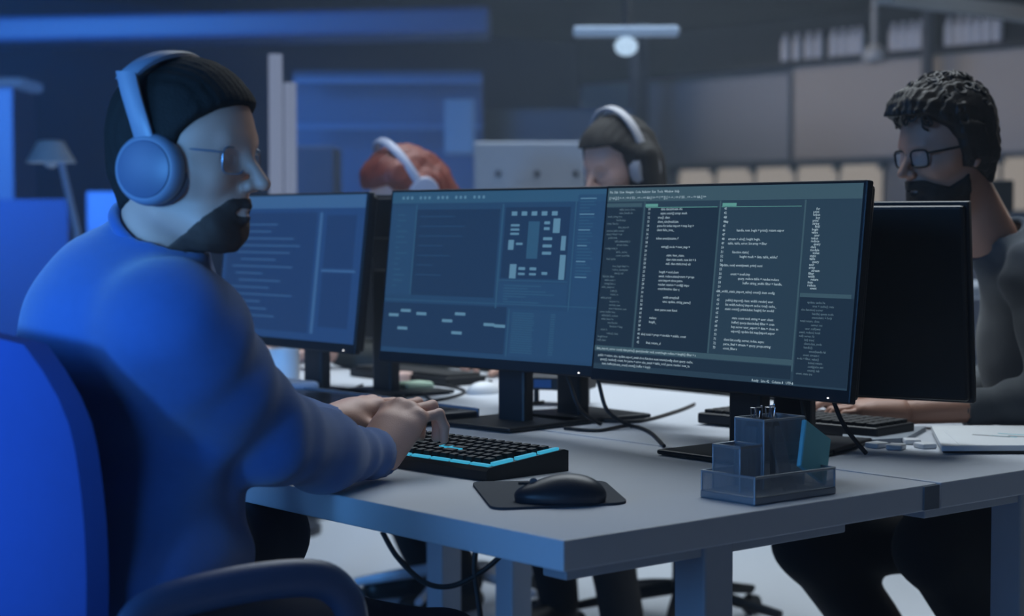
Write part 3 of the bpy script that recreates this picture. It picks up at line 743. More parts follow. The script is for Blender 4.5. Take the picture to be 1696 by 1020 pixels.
cable('cable', 'black cable beside the stand of the right monitor, right strand', [V((.86, .37, .95)), V((.91, .33, .88)), V((.93, .30, .80)), V((.97, .28, .745))], .004)
cable('cable', 'black cable dropping behind the middle monitor stand, left strand', [V((.84, 1.0, .93)), V((.87, .96, .85)), V((.88, .93, .78)), V((.93, .92, .745))], .004)
cable('cable', 'black cable dropping behind the middle monitor stand, right strand', [V((.85, .96, .93)), V((.89, .90, .86)), V((.90, .87, .78)), V((.95, .85, .745))], .004)
cable('cable', 'black cable hanging in a loop under the near desk, left of the table legs', [W(633, 880, 3.5), W(660, 925, 3.5), W(705, 965, 3.5), W(750, 970, 3.5), W(800, 945, 3.5), W(835, 915, 3.5)], .0055)
cable('cable', 'black cable hanging straight down under the near desk beside the legs', [W(790, 895, 3.5), W(786, 940, 3.5), W(792, 990, 3.5), W(800, 1060, 3.5)], .0055)
# ------------------------------------------------------------------ people
def organic2(name, pieces, m, parent):
    VS = []; QS = []; off = 0
    inv = Matrix.LocRotScale(parent.location, parent.rotation_euler, None).inverted()
    for p in pieces:
        Fd, lo, ax = field(p['ops'], p['h'], p.get('inf', 0))
        if p.get('fn'): Fd = p['fn'](Fd, ax[0][:, None, None], ax[1][None, :, None], ax[2][None, None, :]).astype(np.float32)
        v, q = nets(Fd, lo, p['h'])
        M = inv @ p.get('M', Matrix.Identity(4)); A = np.array(M)
        v = v@A[:3, :3].T+A[:3, 3]
        VS.append(v); QS.append(q+off); off += len(v)
    return new_obj(name, mesh_from(np.concatenate(VS), np.concatenate(QS), name), m, parent)
def frame(c, f, up=V((0, 0, 1)), pitch=0, roll=0, s=1):
    f = V(f).normalized(); l = V(up).cross(f).normalized(); u = f.cross(l)
    M = Matrix((f, l, u)).transposed()
    M = M @ Euler((roll, pitch, 0)).to_matrix()
    return Matrix.Translation(c) @ M.to_4x4() @ Matrix.Scale(s, 4)
def head_ops(neck_to=(-.045, 0, -.2), nr=.058, nose=1.0, jaw=1.0):
    o = [ell((-.008, 0, .036), (.091, .077, .086), k=.02), ell((.022, 0, .02), (.07, .066, .08), k=.03),
         ell((.03, 0, -.045), (.052, .056*jaw, .062), k=.03), cone((.055, -.022, -.088), (.055, .022, -.088), .024, .024, .03),
         cone((.07, 0, -.1), (.07, 0, -.098), .017, .017, .02), cone((.0, -.047, -.07), (.055, -.025, -.092), .016, .018, .03), cone((.0, .047, -.07), (.055, .025, -.092), .016, .018, .03),
         cone((.074, -.032, .026), (.084, -.008, .024), .012, .01, .015), cone((.074, .032, .026), (.084, .008, .024), .012, .01, .015),
         cone((.062, -.042, -.02), (.04, -.055, -.012), .018, .016, .03), cone((.062, .042, -.02), (.04, .055, -.012), .018, .016, .03),
         ell((.097, -.031, .003), (.016, .018, .012), k=.012, sub=True), ell((.097, .031, .003), (.016, .018, .012), k=.012, sub=True),
         ell((.066, -.031, .002), (.0165, .016, .0125), k=.004), ell((.066, .031, .002), (.0165, .016, .0125), k=.004),
         cone((.072, -.047, .012), (.079, -.018, .012), .004, .004, .006), cone((.072, .047, .012), (.079, .018, .012), .004, .004, .006),
         cone((.084, 0, .016), (.117*nose, 0, -.027), .0065, .0095, .012), cone((.100, -.0095, -.031), (.100, .0095, -.031), .0085, .0085, .008),
         ell((.106, -.007, -.041), (.006, .004, .004), k=.003, sub=True), ell((.106, .007, -.041), (.006, .004, .004), k=.003, sub=True),
         ell((.074, 0, -.056), (.02, .027, .02), k=.015),
         cone((.086, -.016, -.0605), (.093, 0, -.058), .0045, .0055, .006), cone((.086, .016, -.0605), (.093, 0, -.058), .0045, .0055, .006),
         cone((.084, -.013, -.071), (.091, 0, -.072), .005, .0065, .006), cone((.084, .013, -.071), (.091, 0, -.072), .005, .0065, .006),
         cone((.085, -.022, -.066), (.0995, 0, -.0655), .0016, .0016, .003, sub=True), cone((.085, .022, -.066), (.0995, 0, -.0655), .0016, .0016, .003, sub=True),
         cone((-.02, 0, -.05), neck_to, nr*.96, nr, .03)]
    for s in (-1, 1):   # ears
        o += [ell((-.012, s*.076, -.004), (.018, .009, .031), k=.008), cone((-.018, s*.083, .022), (-.026, s*.086, .004), .005, .005, .004), cone((-.006, s*.082, .027), (-.018, s*.084, .026), .004, .005, .004),
              cone((-.026, s*.086, .004), (-.016, s*.082, -.024), .005, .004, .004), cone((-.01, s*.08, -.03), (-.014, s*.08, -.024), .006, .006, .004), ell((-.01, s*.09, .003), (.008, .008, .013), k=.006, sub=True)]
    return o
def lerp_table(z, T):
    xs = np.array([t[0] for t in T]); ys = np.array([t[1] for t in T]); return np.interp(z, xs, ys).astype(np.float32)
HAIRLINE = [(-.12, -.09), (-.08, -.065), (-.05, -.045), (-.035, -.012), (-.015, .012), (.01, .018), (.035, .03), (.06, .052), (.078, .07), (.095, .3), (.2, .3)]
def hair_piece(M, thick=.012, amp=.003, fr=90, seed=1, line=HAIRLINE, top=None, h=.0035, zmin=-.085, extra=[]):
    ops = [ell((-.01, 0, .038), (.092, .079, .088), k=.02), ell((.02, 0, .036), (.07, .068, .074), k=.03), cone((-.045, 0, -.02), (-.038, 0, -.07), .052, .040, .03)]
    ops += [cone((-.01, -.055, -.0), (-.0, -.055, .03), .022, .022, .02), cone((-.01, .055, -.0), (-.0, .055, .03), .022, .022, .02)]
    if top: ops += top
    def fn(Fd, X, Y, Z):
        Fd = Fd-thick-amp*wave(X, Y, Z, fr, seed)-amp*.5*wave(X, Y, Z, fr*2.3, seed+1)-amp*.6*np.sin(Y*fr*5+4*wave(X, Y, Z, fr*.4, seed+3))
        cut = (X-lerp_table(Z, line)+0*Y)*.8
        Fd = smax(Fd, cut+.002*wave(X, Y, Z, fr*2, seed+2), .012)
        return smax(Fd, zmin-Z+0*X+0*Y, .01)
    return dict(ops=ops, h=h, fn=fn, M=M)
def beard_piece(M, thick=.003, h=.003, low=-.035, mous=-.043, amp=.0012, back=-.002, tab=None):
    ops = [o for o in head_ops() if not (o.sub and o.kind == 'cone')]
    def fn(Fd, X, Y, Z):
        Fd = Fd-thick-amp*wave(X, Y, Z, 260, 5)
        zl = np.interp(X, [-.02, .01, .045, .07, .085, .12], [low+.028, low+.012, low-.004, mous-.008, mous, mous] if tab is None else tab).astype(np.float32)
        d = smax(Fd, (Z-zl+0*Y), .004)
        d = smax(d, (back-X+0*Y+0*Z)*.8, .006)
        mouth = np.sqrt(((X-.09)/1.0)**2+(Y/1.6)**2+((Z+.066)/.5)**2)-.0115
        d = smax(d, -mouth, .003)
        return smax(d, -.128-Z+0*X+0*Y, .01)
    return dict(ops=ops, h=h, fn=fn, M=M)
def hand_ops(w, f, u, side, curl=(.35, .95, .5), spread=.1, sc=1.0, thumb=(.7, -.15), lift=.22, r=.0088):
    """side=+1 right hand, -1 left; palm down with the back along u"""
    f = V(f).normalized(); s = V(u).cross(f).normalized()*side; u = (f.cross(V(u).cross(f).normalized())).normalized(); w = V(w)
    o = []; kn = []
    fl = f*math.cos(lift)+u*math.sin(lift)
    for i, (off, L) in enumerate([(.028, .086), (.009, .09), (-.011, .086), (-.029, .078)]):
        k = w+fl*L*sc+s*off*sc+u*(-.004*abs(i-1.3))*sc; kn.append(k)
        o.append(cone(w+s*off*.55*sc, k, .0165*sc, .0125*sc, .02))
    o.append(cone(w+s*.008*sc, w+s*.008*sc+fl*.05*sc, .021*sc, .02*sc, .02)); o.append(cone(w-s*.012*sc, w-s*.016*sc+fl*.05*sc-u*.006, .019*sc, .018*sc, .02))
    Ls = [(.043, .026, .02), (.048, .03, .021), (.045, .028, .02), (.035, .021, .018)]
    tips = []
    for i, k in enumerate(kn):
        a = -curl[0]+(.05*i); sp = (1.2-i)*spread; p = k; rr = (r if i < 3 else r*.88)*sc
        for j, L in enumerate(Ls[i]):
            d = f*math.cos(a)*math.cos(sp)+u*math.sin(a)+s*math.sin(sp)*math.cos(a)
            q = p+d*L*sc; o.append(cone(p, q, rr*(1-.06*j), rr*(1-.06*(j+1)), .004)); p = q; a -= curl[1] if j == 0 else curl[2]
        tips.append(p)
    # thumb leaves the side of the palm near its base
    t0 = w+s*.02*sc+fl*.018*sc-u*.004; t1 = t0+(f*math.cos(thumb[0])+s*math.sin(thumb[0])+u*(thumb[1]-.15)).normalized()*.042*sc
    t2 = t1+(f*math.cos(thumb[0]-.3)+s*math.sin(thumb[0]-.3)+u*(thumb[1]-.25)).normalized()*.034*sc
    t3 = t2+(f*math.cos(thumb[0]-.6)+s*math.sin(thumb[0]-.6)+u*(thumb[1]-.25)).normalized()*.026*sc
    o += [cone(t0, t1, .0165*sc, .0125*sc, .015), cone(t1, t2, .0112*sc, .01*sc, .006), cone(t2, t3, .0103*sc, .0082*sc, .004)]
    # tendon ridges
    for k in kn: o.append(cone(w+fl*.03*sc+u*.013*sc, k+u*.0045*sc, .003*sc, .0075*sc, .008))
    return o, tips
M_skin = mat('skin_warm', 'cfa290', .5, var=.06, scale=30, bump=.15, bscale=500)
M_skin2 = mat('skin_man_right', 'b08470', .5, var=.06, scale=30, bump=.1, bscale=500)
M_skin3 = mat('skin_pale', 'bd9484', .5, var=.05, scale=30)
M_hair = mat('hair_dark', '110e0d', .8, var=.25, scale=120, bump=.6, bscale=380)
M_hair2 = mat('hair_brown', '1d1612', .5, var=.3, scale=120, bump=.6, bscale=380)
M_hair_red = mat('hair_red', '6e2f22', .5, var=.3, scale=90, bump=.6, bscale=300)
M_beard = mat('beard_dark', '1f1814', .7, var=.3, scale=200, bump=.8, bscale=700)
M_blue = mat('sweater_blue', '2f5a9c', .85, var=.08, scale=60, bump=.5, bscale=900, sheen=.35)
M_char = mat('sweater_charcoal', '4a5056', .9, var=.1, scale=60, bump=.5, bscale=700, sheen=.2)
M_jean = mat('trousers_navy', '141b30', .85, var=.1, scale=80, bump=.4, bscale=900)
M_trs = mat('trousers_black', '15161a', .85, var=.1, scale=80, bump=.4, bscale=900)
M_shoe = mat('shoe_black', '131417', .5)
M_eye = mat('eye_white', 'c9c6c2', .25); M_iris = mat('iris_dark', '1a120d', .2)
M_olive = mat('shirt_olive', '2c2f2e', .85, bump=.3, bscale=600)
M_teal = mat('tshirt_navy', '15283a', .85, bump=.3, bscale=600)
M_rimd = mat('glasses_dark', '0f1013', .3); M_rimw = mat('glasses_metal', '9fb0c8', .25, metal=.7)
def lens_mat():
    m = bpy.data.materials.new('lens_glass'); m.use_nodes = True; b = m.node_tree.nodes['Principled BSDF']
    b.inputs['Base Color'].default_value = (.8, .9, 1, 1); b.inputs['Roughness'].default_value = .03; b.inputs['Alpha'].default_value = .12; return m
M_lens = lens_mat()

def person(label, root_loc, J, head_M, skin, top_m, bot_m, hands, sleeves=1.0, sw=None, detail=1.0, neck_c=None, fold_seed=1, cuff=.012, headkw={}, torso_h=.008):
    t = thing('person', label, 'person', root_loc)
    j = {k: V(v) for k, v in J.items()}
    neck_local = head_M.inverted() @ j['neck']
    hops = head_ops(neck_to=tuple(neck_local), **headkw)
    torso = []
    for (a, b, ra, rb) in [('chest', 'belly', .115, .105), ('belly', 'pelvis', .105, .12), ('sh_r', 'sh_l', .055, .055), ('chest', 'neck', .09, .05)]:
        torso.append(cone(j[a], j[b], ra, rb, .05))
    for s in ('_r', '_l'):
        torso += [cone(j['sh'+s], j['el'+s], .042, .034, .04), cone(j['el'+s], j['wr'+s], .034, .024, .02),
                  cone(j['hip'+s], j['kn'+s], .062, .045, .05), cone(j['kn'+s], j['an'+s], .045, .035, .03)]
    pieces = [dict(ops=torso, h=.012), dict(ops=hops, h=.0032/detail, M=head_M)]
    for hd in hands:
        ops, tips = hd; pieces.append(dict(ops=ops, h=.0024/detail))
    body = organic2('body', pieces, skin, t)
    # trousers
    tr = []
    for s in ('_r', '_l'):
        tr += [cone(j['hip'+s], j['kn'+s], sw['thigh'], sw['knee'], .06), cone(j['kn'+s], j['an'+s], sw['knee'], sw['ankle'], .035)]
    tr += [cone(j['hip_r'], j['hip_l'], sw['thigh']*1.12, sw['thigh']*1.12, .06)]
    def trf(Fd, X, Y, Z): return Fd+.004*wave(X, Y, Z, 32, fold_seed+9)
    organic2('trousers', [dict(ops=tr, h=.01/detail, fn=trf)], bot_m, t)
    for s in ('_r', '_l'):
        an = j['an'+s]; d = V((J['toe'][0], J['toe'][1], 0)).normalized()
        so = [cone(an+V((0, 0, -.02)), an+d*.05+V((0, 0, -.045)), .045, .042, .03), cone(an+d*.02+V((0, 0, -.055)), an+d*.17+V((0, 0, -.06)), .038, .035, .03), cone(an-d*.03+V((0, 0, -.055)), an+d*.02+V((0, 0, -.055)), .036, .038, .02)]
        organic2('shoe', [dict(ops=so, h=.008)], M_shoe, t)
    return t, j
def eyes(t, M, look=0):
    inv = Matrix.LocRotScale(t.location, t.rotation_euler, None).inverted() @ M
    for s in (-1, 1):
        e = MB().ball((.0685, s*.031, .001), .0118, 16, M=inv).build('eye', M_eye, t, True)
        MB().ball((.0762, s*.031, .001), (.0042, .0052, .0052), 12, M=inv).build('iris', M_iris, e, True)
        MB().tube([inv@V(p) for p in spline([(.078, s*.012, .02), (.0795, s*.03, .0285), (.066, s*.05, .022)], 5)], .0038, 8).build('eyebrow', M_hair, t, True)

# ---- man with headphones (left) ----
th = math.radians(18)
f1 = R2*math.cos(th)-F2*math.sin(th)
H1 = frame(W(306, 262, 2.46), f1, pitch=math.radians(4), s=1.03)
J1 = dict(neck=W(262, 405, 2.5), chest=W(222, 560, 2.52), belly=W(235, 800, 2.5), pelvis=W(215, 1075, 2.46), sh_r=W(285, 555, 2.36), sh_l=W(225, 500, 2.68),
          el_r=W(445, 725, 2.52), wr_r=W(626, 752, 2.87), el_l=W(430, 690, 2.92), wr_l=W(548, 703, 3.14),
          hip_r=W(235, 1010, 2.36), hip_l=W(240, 990, 2.62), kn_r=W(735, 1090, 2.74), kn_l=W(440, 885, 2.98), toe=(1, .1, 0))
J1['an_r'] = V((J1['kn_r'].x-.05, J1['kn_r'].y, .1)); J1['an_l'] = V((J1['kn_l'].x-.26, J1['kn_l'].y-.05, .1))
hr = hand_ops(J1['wr_r'], R2*.5+F2*.86, (0, 0, 1), 1, curl=(.02, 1.25, .5), spread=.2, lift=.72, sc=1.17)
hl = hand_ops(J1['wr_l']+V((0, 0, .004)), R2*.62+F2*.72, (0, 0, 1), -1, curl=(.1, .9, .6), spread=.16, lift=.3, sc=1.08)
p1_, j1 = person('man in a blue sweater and white headphones typing at the near desk', (J1['pelvis'].x, J1['pelvis'].y, 0), J1, H1, M_skin, M_blue, M_jean,
    [hr, hl], sw=dict(thigh=.082, knee=.066, ankle=.055))
eyes(p1_, H1)
def sweater(t, ops, m, cuts=[], h=.006, seed=1, amp=.0035, creases=[]):
    def fn(Fd, X, Y, Z):
        Fd = Fd+amp*wave(X, Y, Z, 22, seed)+amp*.35*wave(X, Y, Z, 60, seed+4)
        for (a, b, n, rr, am) in creases:      # creases around joint a, running along direction b
            a = npv(a); b = npv(b); d = ((X-a[0])*b[0]+(Y-a[1])*b[1]+(Z-a[2])*b[2]); q = np.sqrt((X-a[0])**2+(Y-a[1])**2+(Z-a[2])**2)
            Fd = Fd+am*np.sin(d*n+3*wave(X, Y, Z, 14, seed+7))*np.exp(-(q/rr)**2)
        for (a, b, r0, r1) in cuts:
            o = cone(a, b, r0, r1); Fd = smax(Fd, -o.dist(X, Y, Z), .008)
        return Fd
    return organic2('sweater', [dict(ops=ops, h=h, fn=fn)], m, t)
nk = W(266, 392, 2.49)
up_ax = V((0, 0, 1))
S_ops = [ell(W(192, 582, 2.53), (.13, .19, .165), (F2*.0+R2, -F2, up_ax), k=.08),
         ell(W(222, 700, 2.51), (.13, .175, .2), (R2, -F2, up_ax), k=.08),
         ell(W(245, 860, 2.49), (.118, .17, .2), (R2, -F2, up_ax), k=.08), ell(W(205, 960, 2.45), (.135, .225, .17), (R2, -F2, up_ax), k=.08), ell(W(212, 1010, 2.47), (.15, .215, .16), (R2, -F2, up_ax), k=.08),
         cone(W(222, 468, 2.5), W(262, 402, 2.49), .082, .064, .05), cone(W(258, 395, 2.49), W(270, 375, 2.485), .064, .058, .015),
         cone(W(288, 556, 2.355), W(228, 515, 2.65), .086, .082, .07),
         cone(W(290, 553, 2.345), W(360, 640, 2.42), .086, .078, .05), cone(W(360, 640, 2.42), W(445, 722, 2.52), .076, .064, .03),
         cone(W(445, 722, 2.52), W(535, 750, 2.7), .064, .057, .03), cone(W(535, 750, 2.7), W(616, 753, 2.85), .057, .040, .03), cone(W(612, 753, 2.845), W(624, 752, 2.87), .041, .040, .008),
         cone(W(230, 500, 2.65), W(430, 690, 2.92), .08, .056, .05), cone(W(430, 690, 2.92), W(540, 702, 3.12), .056, .034, .03), cone(W(534, 702, 3.11), W(545, 703, 3.13), .034, .034, .008)]
cuts1 = [(W(622, 752, 2.865), W(660, 745, 2.95), .034, .034), (W(541, 703, 3.125), W(600, 703, 3.2), .029, .029), (W(266, 386, 2.487), W(330, 280, 2.44), .066, .075)]
ax1 = (W(445, 722, 2.52)-W(290, 553, 2.345)).normalized(); ax2 = (W(632, 757, 2.875)-W(445, 722, 2.52)).normalized()
sweater(p1_, S_ops, M_blue, cuts1, seed=3, amp=.005, h=.006, creases=[(W(590, 757, 2.8), ax2, 110, .08, .002), (W(440, 700, 2.5), ax2, 55, .11, .005), (W(345, 520, 2.4), ax1, 75, .12, .006), (W(300, 900, 2.4), up_ax, 60, .2, .006)])
# collar rib
cdir = (W(300, 330, 2.46)-W(262, 400, 2.49)).normalized()
inv = Matrix.Translation(-p1_.location)
cc_ = W(264, 388, 2.487); q1 = cdir.orthogonal().normalized(); q2 = cdir.cross(q1)
MB().tube([inv@(cc_+q1*math.cos(a)*.067+q2*math.sin(a)*.067) for a in [2*PI*i/40 for i in range(40)]], .0085, 10, closed=True).build('collar', M_blue, p1_, True)
organic2('hair', [hair_piece(H1, thick=.008, amp=.0012, fr=110, seed=2, line=[(-.12, -.14), (-.09, -.1), (-.06, -.05), (-.035, -.01), (-.03, .014), (.0, .022), (.03, .034), (.05, .050), (.066, .070), (.078, .09), (.09, .3), (.2, .3)])], M_hair, p1_)
organic2('beard', [beard_piece(H1, .0012, back=.0, tab=[-.14, -.112, -.088, -.062, -.046, -.046])], mat('stubble', '4a362e', .8, var=.3, scale=300), p1_)
def ribbon(pts, w, t, wd=V((1, 0, 0))):
    mb = MB(); rg = []
    for i, p in enumerate(pts):
        p = V(p); a = V(pts[max(0, i-1)]); b = V(pts[min(len(pts)-1, i+1)]); tg = (b-a).normalized(); n = tg.cross(wd).normalized(); w2 = wd
        rg.append([mb.bm.verts.new(q) for q in (p+w2*w+n*t*.5, p+w2*w*.7+n*t, p-w2*w*.7+n*t, p-w2*w+n*t*.5, p-w2*w-n*t*.5, p-w2*w*.7-n*t, p+w2*w*.7-n*t, p+w2*w-n*t*.5)])
    for A, B in zip(rg, rg[1:]):
        for k in range(8): mb.bm.faces.new((A[k], A[(k+1) % 8], B[(k+1) % 8], B[k]))
    mb.bm.faces.new(rg[0]); mb.bm.faces.new(rg[-1][::-1]); return mb
# headphones
hp = thing('headphones', 'white over-ear headphones worn by the man in the blue sweater', 'headphones', H1.translation); hp.rotation_euler = H1.to_euler()
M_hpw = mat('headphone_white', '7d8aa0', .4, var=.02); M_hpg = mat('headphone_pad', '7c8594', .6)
for s in (-1, 1):
    cu = MB(); T = Matrix.Translation((.0, s*.088, -.018)) @ Matrix.Rotation(-s*PI/2, 4, 'X')
    cup = MB().lathe([(.030, -.012), (.043, -.012), (.0475, -.004), (.0485, .006), (.046, .016), (.041, .021), (.038, .0215)], 40, M=T).build('ear_cup', M_hpw, hp, True)
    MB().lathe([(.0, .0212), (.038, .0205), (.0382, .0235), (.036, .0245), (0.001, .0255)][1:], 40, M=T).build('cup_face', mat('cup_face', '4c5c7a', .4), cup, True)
    MB().lathe([(.028, -.022), (.045, -.022), (.049, -.017), (.046, -.011), (.03, -.011)], 36, M=T).build('ear_pad', M_hpg, cup, True)
    ribbon(spline([(-.002, s*.100, .012), (-.014, s*.103, .045), (-.030, s*.1, .08), (-.042, s*.095, .108)], 6), .0145, .005).build('slider', M_hpw, hp, True)
band = []
for i in range(25):
    a = PI*(i/24); z = .098+math.sin(a)*.042; band.append((-.044+.03*math.sin(a), -.0945*math.cos(a), z))
pts = spline(band, 1)
bmb = MB(); N_ = len(band)
for i in range(N_): pass
ribbon(band, .013, .0055).build('headband', M_hpw, hp, True)
# glasses
def glasses(label, M, m, w=.024, hgt=.018, thick=.0016, root=None, x=.0935, zc=.0, lensm=None):
    g = thing('glasses', label, 'glasses', M.translation); g.rotation_euler = M.to_euler()
    for s in (-1, 1):
        pts = []
        for i in range(28):
            a = 2*PI*i/28; ca, sa = math.cos(a), math.sin(a); e = .55
            py = math.copysign(abs(ca)**e, ca)*w; pz = math.copysign(abs(sa)**e, sa)*hgt
            pts.append((x-.18*abs(py+s*.0)*0-(abs(s*.032+py)-.01)*.16, s*.032+py, zc+pz))
        r = MB().tube(pts, thick, 8, closed=True).build('rim', m, g, True)
        mb = MB(); vs = [mb.bm.verts.new(p) for p in pts]; mb.bm.faces.new(vs); mb.build('lens', M_lens, r)
        xt = pts[0 if s > 0 else 14][0]
        MB().tube([(xt, s*.056, zc+.01), (xt-.012, s*.068, zc+.011), (.02, s*.078, zc+.012), (-.012, s*.0825, zc+.012), (-.035, s*.081, zc-.012)], thick*1.1, 8, flat=1).build('temple', m, g, True)
    MB().tube([(x, -.0095, zc+.007), (x+.004, 0, zc+.010), (x, .0095, zc+.007)], thick*1.1, 8).build('bridge', m, g, True)
    return g
glasses('thin pale-rimmed glasses worn by the man with white headphones', H1, M_rimw, thick=.0013, zc=.001)

# ---- curly-haired man (right) ----
th = math.radians(24)
f2 = -R2*math.cos(th)-F2*math.sin(th)
H2 = frame(W(1566, 252, 3.75), f2, pitch=math.radians(10))
J2 = dict(neck=W(1640, 395, 3.82), chest=W(1730, 520, 3.86), belly=W(1750, 680, 3.9), pelvis=W(1775, 860, 3.95), sh_l=W(1730, 450, 3.66), sh_r=W(1690, 440, 4.05),
          el_l=W(1762, 668, 3.55), wr_l=W(1490, 684, 3.62), el_r=W(1660, 650, 4.3), wr_r=W(1420, 668, 3.95),
          hip_l=W(1790, 880, 3.8), hip_r=W(1770, 860, 4.1), kn_l=W(1548, 905, 3.62), kn_r=W(1345, 900, 3.85), toe=(-1, .1, 0))
J2['an_l'] = W(1668, 1100, 3.85); J2['an_r'] = W(1480, 1090, 4.0)
for k in ('an_l', 'an_r'): J2[k] = V((J2[k].x, J2[k].y, .1)) if J2[k].z < .1 else J2['kn'+k[2:]]+(J2[k]-J2['kn'+k[2:]])*((J2['kn'+k[2:]].z-.1)/(J2['kn'+k[2:]].z-J2[k].z))
hl2 = hand_ops(J2['wr_l'], -R2*.95+F2*.1, (0, 0, 1), -1, curl=(.25, .6, .4), lift=.15, sc=1.0, spread=.08)
hr2 = hand_ops(J2['wr_r'], -R2*.9-F2*.3, (0, 0, 1), 1, curl=(.3, .6, .4), lift=.2, sc=1.0)
p2_, j2 = person('curly-haired bearded man in dark glasses and charcoal sweater at the right desk', (J2['pelvis'].x, J2['pelvis'].y, 0), J2, H2, M_skin2, M_char, M_trs,
    [hl2, hr2], sw=dict(thigh=.095, knee=.078, ankle=.062), fold_seed=5)
eyes(p2_, H2)
S2o = [ell(W(1735, 560, 3.88), (.15, .2, .19), (R2, -F2, up_ax), k=.08), ell(W(1755, 720, 3.9), (.14, .18, .18), (R2, -F2, up_ax), k=.08), ell(W(1775, 850, 3.93), (.14, .18, .12), (R2, -F2, up_ax), k=.08),
       cone(W(1700, 450, 3.86), W(1660, 410, 3.83), .095, .072, .06), cone(W(1725, 455, 3.68), W(1695, 445, 4.03), .075, .075, .06),
       cone(W(1728, 470, 3.66), W(1752, 655, 3.56), .07, .058, .04), cone(W(1752, 658, 3.555), W(1605, 678, 3.6), .058, .037, .03), cone(W(1612, 678, 3.6), W(1596, 679, 3.602), .039, .038, .006),
       cone(W(1690, 460, 4.03), W(1660, 640, 4.3), .07, .055, .04), cone(W(1660, 640, 4.3), W(1500, 665, 4.08), .055, .04, .03)]
sweater(p2_, S2o, M_char, [(W(1658, 404, 3.83), W(1600, 310, 3.79), .062, .066), (W(1600, 679, 3.6), W(1500, 684, 3.62), .033, .033)], seed=11, amp=.006, h=.007, creases=[(W(1750, 640, 3.56), up_ax, 60, .12, .006), (W(1660, 670, 3.58), (-R2), 70, .1, .005), (W(1650, 450, 3.75), (R2*.5+up_ax*.8), 70, .12, .005)])
# t-shirt neck and cord
inv2 = Matrix.Translation(-p2_.location)
nd = (W(1600, 310, 3.79)-W(1658, 404, 3.83)).normalized(); q1 = nd.orthogonal().normalized(); q2 = nd.cross(q1); c_ = W(1652, 396, 3.828)
MB().tube([inv2@(c_+q1*math.cos(a)*.064+q2*math.sin(a)*.066) for a in [2*PI*i/40 for i in range(40)]], .009, 10, closed=True).build('tshirt_collar', M_teal, p2_, True)
HL2 = [(-.12, -.09), (-.09, -.065), (-.06, -.05), (-.035, -.012), (-.03, .012), (.0, .018), (.03, .026), (.06, .045), (.08, .07), (.09, .09), (.1, .3), (.3, .3)]
organic2('hair', [hair_piece(H2, thick=.016, amp=.0055, fr=95, seed=6, line=HL2, top=[ell((.0, 0, .085), (.092, .075, .052), k=.03), cone((.06, -.03, .1), (.075, .03, .1), .022, .022, .02)], zmin=-.08)], M_hair2, p2_)
cm = MB(); rng2 = random.Random(12); invp = inv2 @ H2
for i in range(95):
    a = rng2.uniform(-1.3, 1.9); b = rng2.uniform(-1.05, 1.05)
    d = V((math.sin(a)*math.cos(b), math.sin(b), math.cos(a)*math.cos(b)))
    c = V((-.006, 0, .07))+V((d.x*.098, d.y*.084, d.z*.085))
    if c.z < .075: continue
    t1_ = d.orthogonal().normalized(); t1_.rotate(Matrix.Rotation(rng2.random()*6.28, 3, d)); t2_ = d.cross(t1_)
    rr = rng2.uniform(.006, .013); turns = rng2.uniform(1.0, 1.9)
    pts = [c+d*(.012*math.sin(k/12*PI)+.002)+t1_*math.cos(k/12*turns*2*PI)*rr+t2_*(math.sin(k/12*turns*2*PI)*rr*.8+k/12*.012) for k in range(13)]
    cm.tube(pts, .0024, 5, M=invp)
o = cm.build('hair_curls', M_hair2, p2_, True); o['kind'] = 'stuff'
organic2('beard', [beard_piece(H2, .005, tab=[-.03, -.052, -.066, -.056, -.045, -.045], amp=.002)], M_beard, p2_)
glasses('dark square-rimmed glasses worn by the curly-haired man', H2, M_rimd, thick=.0024, w=.0235, hgt=.0175, x=.0945)

